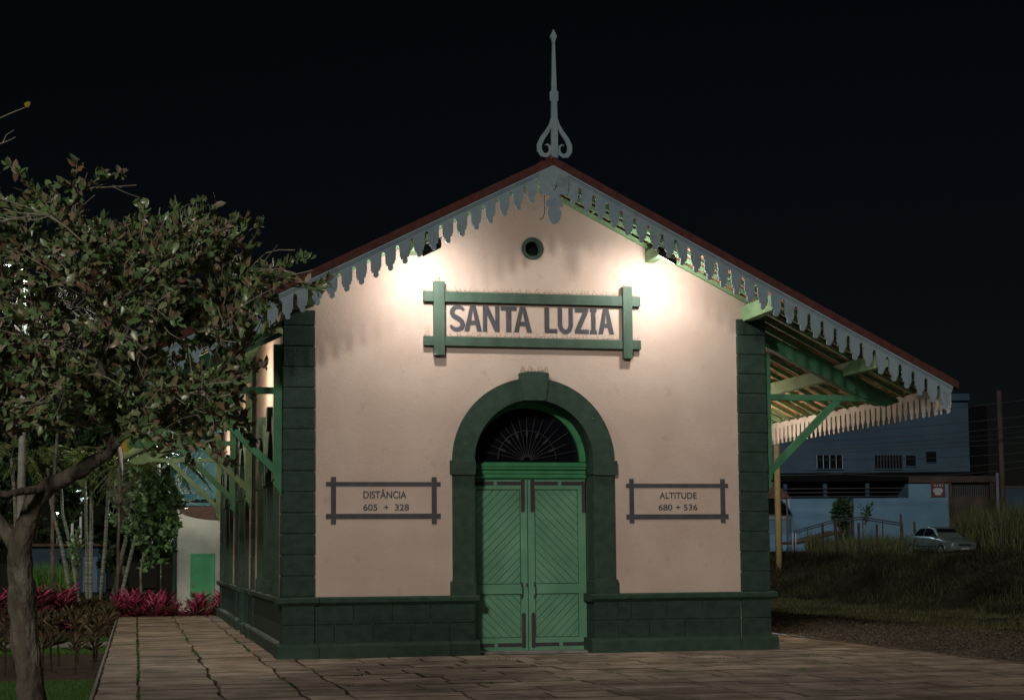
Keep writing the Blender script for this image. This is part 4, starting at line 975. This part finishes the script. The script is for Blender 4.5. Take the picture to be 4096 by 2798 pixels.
MB().box(-.5, 3.6, 0, 3, 0, 2.6).build('wall', M['tealwall'], o); MB().box(-.7, 3.8, -.3, 3.3, 2.6, 2.75).build('roof', M['brown'], o)
MB().box(1.0, 1.7, -.03, 0, .9, 1.9).build('window', M['glass'], o); MB().box(2.3, 3.1, -.03, 0, 0, 2.0).build('door', M['bluewall'], o)

o = empty('water_tower', (0, 34.5, -.3), label='cream masonry block with green door carrying a teal water tank', cat='water tower')
MB().box(-.82, 3.4, 0, 4, 0, 3.72).build('wall', M['cream'], o)
MB().prism([(-.78, 3.74), (2.6, 3.74), (2.6, 3.62)]+[(.9+1.68*math.cos(R(-a)), 3.62+.38*math.sin(R(-a))) for a in range(0, 181, 10)][1:], -.06, -.003, FX).build('arched_panel', M['brown'], o)
MB().box(-.95, 3.6, -.12, 4.1, 3.745, 3.86).build('fascia', M['teal'], o)
m = MB(); n = 56
for k in range(n): a = 2*math.pi*k/n; m.ball((1.2+2.28*math.cos(a), 2+2.28*math.sin(a), 3.97), .05, 6)
m.build('tank_fringe', M['teal'], o)
m = MB(); m.tube([(1.2, 2, 3.88), (1.2, 2, 3.96)], 2.15, 40); m.build('tank_base', M['blackm'], o)
m = MB(); m.tube([(1.2, 2, 3.98), (1.2, 2, 7.9)], 2.25, 56); m.build('tank', M['teal'], o, smooth=False)
m = MB(); m.tube([(-.92, -.1, .15), (-.92, -.1, 3.6)], .07, 10); m.tube([(-.92, -.1, 0), (-.92, -.1, .1), (-.92, -.1, .35)], [.16, .15, .07], 10); m.build('downpipe', M['trim'], o)
MB().box(-1.4, -.9, -.3, .1, 0, .12).build('step', M['kerb'], o)
M['gdoor'] = mat('bright_green_door', (.10, .38, .17), (.13, .45, .21), .5, 3)
dr = MB().prism([(-.36, .02), (-.30, .02), (-.30, 1.98), (.44, 1.98), (.44, .02), (.50, .02), (.50, 2.05), (-.36, 2.05)], -.05, .02, FX).build('door', M['gdoor'], o)
MB().box(-.30, .44, -.012, -.003, .02, 1.98).build('door_panel', M['gdoor'], dr); MB().box(-.26, -.22, -.06, -.012, .86, 1.0).build('handle', M['steel'], dr)

o = empty('garden_lamp', tuple(at(640, 1740, 54))[:2]+(-.3,), label='park lamp hidden in the tree crown, lighting palms and water tower', cat='street lamp')
hz = at(640, 1740, 54)[2]+.3
MB().tube([(0, 0, 0), (0, 0, hz)], [.05, .035], 10).build('pole', M['blackm'], o, smooth=True); MB().ball((0, 0, hz+.12), .13, 12).build('globe', M['coolglass'], o)
point('glow', (.1, -.25, hz+.1), 560, .14, (.86, 1, .95), o)
# ------------------------------------------------------------------ right background
DB = 110.0
def facing(name, px, D, **k):
    p = at(px, 2200, D); return empty(name, (p[0], p[1], 0), -YAW, **k)
def LX(px, px0, D): return (px-px0)/FPX*D
def LZ(py, D, px=3500): return at(px, py, D)[2]
o = facing('two_storey_building', 3080, DB, label='large blue grey building with a projecting upper storey behind the parked car', cat='building')
X = lambda px: LX(px, 3080, DB); Z = lambda py: LZ(py, DB)
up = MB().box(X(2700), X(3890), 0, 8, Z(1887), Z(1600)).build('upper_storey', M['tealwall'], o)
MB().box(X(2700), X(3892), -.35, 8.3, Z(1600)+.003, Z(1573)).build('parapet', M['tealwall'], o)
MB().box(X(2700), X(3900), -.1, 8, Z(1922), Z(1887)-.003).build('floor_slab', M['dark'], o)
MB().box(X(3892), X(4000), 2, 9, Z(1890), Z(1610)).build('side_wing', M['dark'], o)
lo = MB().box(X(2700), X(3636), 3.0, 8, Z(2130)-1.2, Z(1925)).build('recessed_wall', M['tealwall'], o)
for a, b, c, d, nb in ((3275, 3378, 1816, 1870, 4), (3507, 3617, 1818, 1872, 9), (3634, 3672, 1820, 1862, 0), (3715, 3755, 1805, 1848, 0)):
    wn = MB().box(X(a), X(b), -.06, -.004, Z(d), Z(c)).build('window', M['glass'], o)
    if nb:
        for k in range(nb+1): xx = X(a)+(X(b)-X(a))*k/nb; MB().box(xx-.02, xx+.02, -.10, -.062, Z(d), Z(c)).build('window_bar', M['whitewall'] if nb == 4 else M['iron'], wn)
        MB().box(X(a)-.03, X(b)+.03, -.14, -.004, Z(d)-.08, Z(d)-.003).build('sill', M['tealwall'], wn)
    else: MB().box(X(a)-.03, X(b)+.03, -.10, -.004, Z(d)-.06, Z(d)-.003).build('sill', M['tealwall'], wn)
for px in (3650, 3480, 3310, 3150): MB().box(X(px)-.12, X(px)+.12, .3, .55, Z(2000), Z(1923)).build('column', M['tealwall'], o)
for y_ in (1950, 1966, 1982): MB().box(X(2700), X(3636), .05, .09, Z(y_)-.03, Z(y_)+.03).build('balcony_rail', M['blackm'], o)
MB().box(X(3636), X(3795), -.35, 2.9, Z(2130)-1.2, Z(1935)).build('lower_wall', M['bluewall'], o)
gt = MB().box(X(3812), X(3965), .3, .36, Z(2130)-1, Z(1985)).build('gate', M['brownwall'], o)
for k in range(22): xx = X(3812)+(X(3965)-X(3812))*k/21; MB().box(xx-.03, xx+.03, .3, .36, Z(1985), Z(1936)).build('gate_bar', M['iron'], gt)
for a, b in ((3796, 3811), (3966, 3986)): MB().box(X(a), X(b), -.1, .5, Z(2130)-1, Z(1930)).build('gate_post', M['brownwall'], o)
MB().box(X(3640), X(3995), -.2, 2.5, Z(1930)+.004, Z(1905)).build('gate_lintel', M['brownwall'], o)
# red sign with white emblem
sg = facing('wall_sign', 3080, DB-.45, label='square red sign with a pale round emblem on the blue wall near the gate', cat='sign')
Xs = lambda px: LX(px, 3080, DB-.45)
MB().box(Xs(3731), Xs(3787), -.05, 0, LZ(1989, DB), LZ(1931, DB)).build('panel', M['redsign'], sg)
zc = LZ(1967, DB); c = Xs(3758); MB().prism([(c+.30*math.cos(R(a))*(1+.18*math.sin(R(3*a))), zc+.26*math.sin(R(a))*(1-.12*math.cos(R(4*a)))) for a in range(0, 360, 15)], -.07, -.052, FX).build('emblem', M['whitewall'], sg)
m = MB(); 
for k in range(4): xx = Xs(3744)+k*.16; m.box(xx, xx+.09, -.065, -.052, LZ(1946, DB), LZ(1938, DB)-.03*(k % 2))
m.build('lettering', M['whitewall'], sg)
# low street wall, blue, in front
lw = facing('street_wall', 3080, DB-4, label='long low blue painted wall in front of the building', cat='wall')
Xw = lambda px: LX(px, 3080, DB-4); Zw = lambda py: LZ(py, DB-4)
MB().box(Xw(2750), Xw(3355), 0, .25, Zw(2150)-.8, Zw(1990)).build('wall', M['bluewall'], lw); MB().box(Xw(3419), Xw(3795), 0, .25, Zw(2150)-.8, Zw(1990)).build('wall', M['bluewall'], lw)
MB().box(Xw(3355), Xw(3418), .02, .22, Zw(2150)-.8, Zw(2002)).build('wall_pier', M['brownwall'], lw)
ns = facing('wall_poster', 3080, DB-4.1, label='white poster with ochre NT letters partly hidden by the yellow-lit pole', cat='sign')
MB().box(Xw(3040), Xw(3165), -.03, 0, Zw(2072), Zw(1991)).build('panel', M['whitewall'], ns)
text('NT', Xw(3070), Xw(3101), Zw(2031), Zw(2019), ns, 'lettering', f=lambda u, v, d: np.c_[u, -.035-d, v], mat_=M['ochre'], bold=.03)
MB().prism([(Xw(3150)+.1*math.cos(R(a)), Zw(2026)+.1*math.sin(R(a))) for a in range(0, 360, 30)], -.04, -.031, FX).build('dark_dot', M['dark'], ns)
MB().box(Xw(3132), Xw(3156), -.04, -.031, Zw(2058), Zw(2035)).build('red_mark', M['redsign'], ns)
M['darktile'] = mat('dim_roof_tile', (.07, .03, .022), (.11, .05, .035), .9, 5)
ky = facing('kiosk_roof', 3080, DB-7, label='small tiled lean-to roof partly hidden behind the station corner', cat='roof')
MB().prism([(LX(2960, 3080, DB-7), LZ(1922, DB-7)), (LX(3105, 3080, DB-7), LZ(1922, DB-7)), (LX(3170, 3080, DB-7), LZ(1988, DB-7)), (LX(2960, 3080, DB-7), LZ(1988, DB-7))], 0, 2, FX).build('tiles', M['darktile'], ky)
MB().box(LX(3150, 3080, DB-7), LX(3156, 3080, DB-7), .1, .2, 0, LZ(1988, DB-7)).build('post', M['iron'], ky)
rw = facing('side_street_wall', 4000, DB-2, label='grey rendered wall at the far right behind the wooden pole', cat='wall')
MB().box(LX(4015, 4000, DB-2), LX(4500, 4000, DB-2), 0, .3, 0, LZ(1955, DB-2)).build('wall', M['tealwall'], rw); MB().box(LX(4012, 4000, DB-2), LX(4500, 4000, DB-2), -.06, .36, LZ(1955, DB-2)+.003, LZ(1946, DB-2)).build('coping', M['brownwall'], rw)
# poles
def pole(name, px, py0, py1, D_, r, mt, label, lean=0, cat='pole', group=None):
    p = at(px, py0, D_); q = at(px+lean, py1, D_); z0 = terr(p[0], p[1])-.05; o = empty(name, (p[0], p[1], z0), label=label, cat=cat, group=group)
    MB().tube([(0, 0, 0), (q[0]-p[0], q[1]-p[1], q[2]-z0)], [r, r*.85], 12).build('shaft', mt, o, smooth=True); return o, q[2]-z0, q-np.array([p[0], p[1], z0])
pole('utility_pole', 3116, 2210, 1690, 74, .155, M['ypole'], 'pole coloured by its yellow light just right of the station corner', -12, 'pole')
o, h, q = pole('utility_pole', 4018, 2120, 1560, 100, .17, M['brownwall'], 'tall dark wooden pole near the right edge', -22, 'pole')
pole('gate_pole', 3993, 2110, 1890, 106, .11, M['whitewall'], 'slim pale pole beside the dark wooden pole', -4)
for i, (px, y0, y1, lean, D_, lb) in enumerate(((3350, 2165, 2085, -12, 88, 'first leaning wooden fence post, below the dark bush'), (3438, 2200, 2090, -4, 87, 'tall wooden fence post in the grass left of the car'), (3606, 2125, 2055, -4, 94, 'thin fence post standing against the blue wall'),
        (3664, 2140, 2085, -8, 94, 'short leaning fence post just above the car roof'), (3832, 2150, 2060, -12, 96, 'leaning fence post behind the car bonnet'), (4012, 2185, 2088, -14, 86, 'leaning dark fence post in the grass right of the car'), (4052, 2070, 2028, -2, 98, 'short fence post at the far right in tall grass'),
        (3505, 2140, 2095, 2, 92, 'thin fence post midway between the bush and the car'), (3290, 2140, 2095, 0, 92, 'thin fence post beside the ramp railing'))):
    pole('fence_post', px, y0, y1, D_, .075, M['brownwall'], lb, lean, 'fence post', 'fence posts in the grass')
# ramp railing
rp = empty('ramp_railing', (0, 0, 0), label='pipe handrail climbing a ramp in front of the blue wall', cat='railing'); DR = 98
for off in (0, 9): MB().tube([at(3178, 2122+off, DR), at(3345, 2075+off, DR), at(3450, 2066+off, DR), at(3610, 2092+off, DR)], .035, 6).build('rail', M['iron'], rp)
for px, py in ((3178, 2122), (3230, 2108), (3290, 2091), (3345, 2075), (3400, 2070), (3450, 2066), (3530, 2080), (3610, 2092)):
    a = at(px, py, DR); MB().tube([a, (a[0], a[1], terr(a[0], a[1])-.05)], .035, 6).build('post', M['iron'], rp)
a = at(3180, 2165, 97); MB().bar(tuple(at(3160, 2172, 97)), tuple(at(3345, 2125, 99)), 1.4, .12).build('ramp', M['brownwall'], None, kind='structure')
for px in (3171, 3183): pole('bollard', px, 2168, 2130, 95, .05, M['whitewall'], 'white bollard at the foot of the ramp, %s of the pair' % ('left' if px < 3175 else 'right'), 0, 'bollard', 'white bollards')
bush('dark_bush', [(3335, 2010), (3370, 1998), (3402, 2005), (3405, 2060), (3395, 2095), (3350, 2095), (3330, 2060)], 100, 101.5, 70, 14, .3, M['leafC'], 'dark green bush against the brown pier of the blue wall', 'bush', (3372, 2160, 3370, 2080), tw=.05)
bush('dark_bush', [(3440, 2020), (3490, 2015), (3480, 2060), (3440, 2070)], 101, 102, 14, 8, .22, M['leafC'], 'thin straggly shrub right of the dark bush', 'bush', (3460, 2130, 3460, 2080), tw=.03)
# cables
for i, (y0, y1, sag, D_) in enumerate(((1700, 1585, 14, 96), (1745, 1650, 16, 97), (1770, 1690, 18, 98), (1786, 1712, 20, 99), (1802, 1735, 16, 100), (1812, 1760, 14, 101), (1826, 1800, 22, 101), (1835, 1850, 60, 102), (1900, 1830, 20, 100))):
    pts = [at(2950+1250*t, y0+(y1-y0)*t+sag*4*t*(1-t), D_) for t in np.linspace(0, 1, 14)]
    MB().tube(pts, .022, 4).build('overhead_cable', M['blackm'], None, label='thin dark cable crossing in front of the blue building', cat='cable', group='overhead cables')
# a street lamp hidden from here by the station, lighting the street wall
o = facing('street_lamp', 2985, 96, label='street lamp by the blue wall, hidden behind the station corner', cat='street lamp'); o.location.z = 1.4
MB().tube([(0, 0, 0), (0, 0, 8.6)], [.13, .08], 10).build('pole', M['concrete'], o); MB().tube([(0, 0, 8.5), (.3, 0, 8.8), (1.2, 0, 8.9)], .035, 6).build('arm', M['concrete'], o)
MB().box(.95, 1.5, -.12, .12, 8.86, 8.97).build('lamp_head', M['blackm'], o, bevel=.02); MB().box(1.0, 1.45, -.1, .1, 8.83, 8.857).build('lamp_lens', M['coolglass'], o)
point('glow', (1.2, 0, 8.65), 950, .12, (.62, .85, 1), o)

# ------------------------------------------------------------------ parked car
cp = at(3762, 2217, 90); car = empty('parked_car', (cp[0], cp[1], 1.40), 0, label='silver green four-door sedan parked on the grass bank, nose to the right', cat='car')
car.rotation_euler = (R(0), R(1.5), R(-90+33-14)-YAW); car.scale = (1.1, 1.1, 1.1)
# local: +x = nose, y lateral, z up; length 4.1, width 1.64
def loft(secs, f=lambda x, y, z: (x, y, z)):
    V = []; F = []; n = len(secs[0])
    for s in secs: V += [f(*p) for p in s]
    for i in range(len(secs)-1):
        for k in range(n): F.append((i*n+k, i*n+(k+1) % n, (i+1)*n+(k+1) % n, (i+1)*n+k))
    F.append(tuple(range(n))[::-1]); F.append(tuple((len(secs)-1)*n+k for k in range(n))); return MB().add(V, F)
def bsec(x, w, zb, zm, ztp, wt):
    return [(x, -w*.9, zb), (x, -w, zb+.12), (x, -w, zm), (x, -wt, ztp), (x, 0, ztp+.03), (x, wt, ztp), (x, w, zm), (x, w, zb+.12), (x, w*.9, zb)]
body = loft([bsec(-2.05, .66, .35, .72, .86, .60), bsec(-1.98, .76, .26, .78, .93, .68), bsec(-1.6, .82, .22, .82, .97, .74), bsec(-.9, .82, .2, .84, .95, .76), bsec(.4, .82, .2, .84, .93, .76), bsec(1.0, .82, .2, .80, .90, .72), bsec(1.6, .80, .22, .72, .80, .66), bsec(1.95, .74, .24, .64, .70, .58), bsec(2.06, .64, .32, .56, .62, .50)])
body.build('body', M['carpaint'], car, smooth=True, bevel=.02)
gh = lambda x, w, z: [(x, -w, .90), (x, -w, .92), (x, w, .92), (x, w, .90)]
cab = MB().add([(-1.45, -.70, .92), (.95, -.70, .90), (.38, -.55, 1.34), (-.15, -.56, 1.39), (-.85, -.55, 1.34), (-1.45, .70, .92), (.95, .70, .90), (.38, .55, 1.34), (-.15, .56, 1.39), (-.85, .55, 1.34)],
    [(0, 1, 2, 3, 4), (9, 8, 7, 6, 5), (0, 5, 6, 1), (1, 6, 7, 2), (2, 7, 8, 3), (3, 8, 9, 4), (4, 9, 5, 0)])
cab.build('cabin', M['carpaint'], car, bevel=.05)
def pane(pts, name='window'): MB().add(pts, [tuple(range(len(pts)))]).build(name, M['glass'], car, fixn=False)
for s in (-1, 1):
    y0, y1 = s*.712, s*.585; q = lambda x, z: (x, y0+(y1-y0)*(z-.92)/.42+s*.012, z)
    pane([q(-1.22, .95), q(-.42, .95), q(-.36, 1.31), q(-.80, 1.28)]); pane([q(-.32, .95), q(.72, .95), q(.28, 1.29), q(-.26, 1.32)])
    MB().box(.62, .74, s*.80-.09, s*.80+.09, .92, 1.04).build('wing_mirror', M['blackm'], car, bevel=.02)
    MB().box(-.38, -.22, s*.815-.02, s*.815+.02, .76, .79).build('door_handle', M['blackm'], car); MB().box(-1.02, -.86, s*.815-.02, s*.815+.02, .76, .79).build('door_handle', M['blackm'], car)
    MB().prism([(1.86, .56), (2.03, .54), (2.02, .64), (1.84, .68)], s*.55-.12, s*.55+.12, lambda u, v, d: (u+.03, d, v)).build('headlight', M['rim'], car, bevel=.01)
    MB().box(-2.06, -1.96, s*.62-.1, s*.62+.1, .66, .84).build('tail_light', M['redsign'], car, bevel=.01)
    MB().box(-1.0, 1.0, s*.822-.012, s*.822+.012, .44, .48).build('side_strip', M['blackm'], car)
    for xw in (-1.28, 1.28):
        wh = MB(); wh.tube([(xw, s*.66, .29), (xw, s*.835, .29)], .30, 20); w_ = wh.build('wheel', M['tyre'], car, bevel=.02)
        rm = MB(); rm.tube([(xw, s*.83, .29), (xw, s*.845, .29)], .17, 12); rm.build('rim', M['rim'], w_)
        MB().prism([(xw+.36*math.cos(R(a)), .30+.36*math.sin(R(a))) for a in range(-5, 186, 12)]+[(xw+.32*math.cos(R(a)), .30+.32*math.sin(R(a))) for a in range(185, -6, -12)], s*.80, s*.835, lambda u, v, d: (u, d, v)).build('wheel_arch', M['carpaint'], car)
pane([(.90, -.62, .93), (.90, .62, .93), (.435, .50, 1.305), (.435, -.50, 1.305)], 'windscreen'); pane([(-1.42, -.60, .95), (-.91, -.48, 1.31), (-.91, .48, 1.31), (-1.42, .60, .95)], 'rear_window')
MB().box(2.0, 2.10, -.62, .62, .30, .44).build('bumper', M['carpaint'], car, bevel=.03); MB().box(-2.12, -2.0, -.66, .66, .36, .52).build('bumper', M['carpaint'], car, bevel=.03)
MB().box(2.035, 2.085, -.35, .35, .50, .60).build('grille', M['blackm'], car, bevel=.005); MB().box(2.09, 2.11, -.2, .2, .33, .42).build('number_plate', M['whitewall'], car)
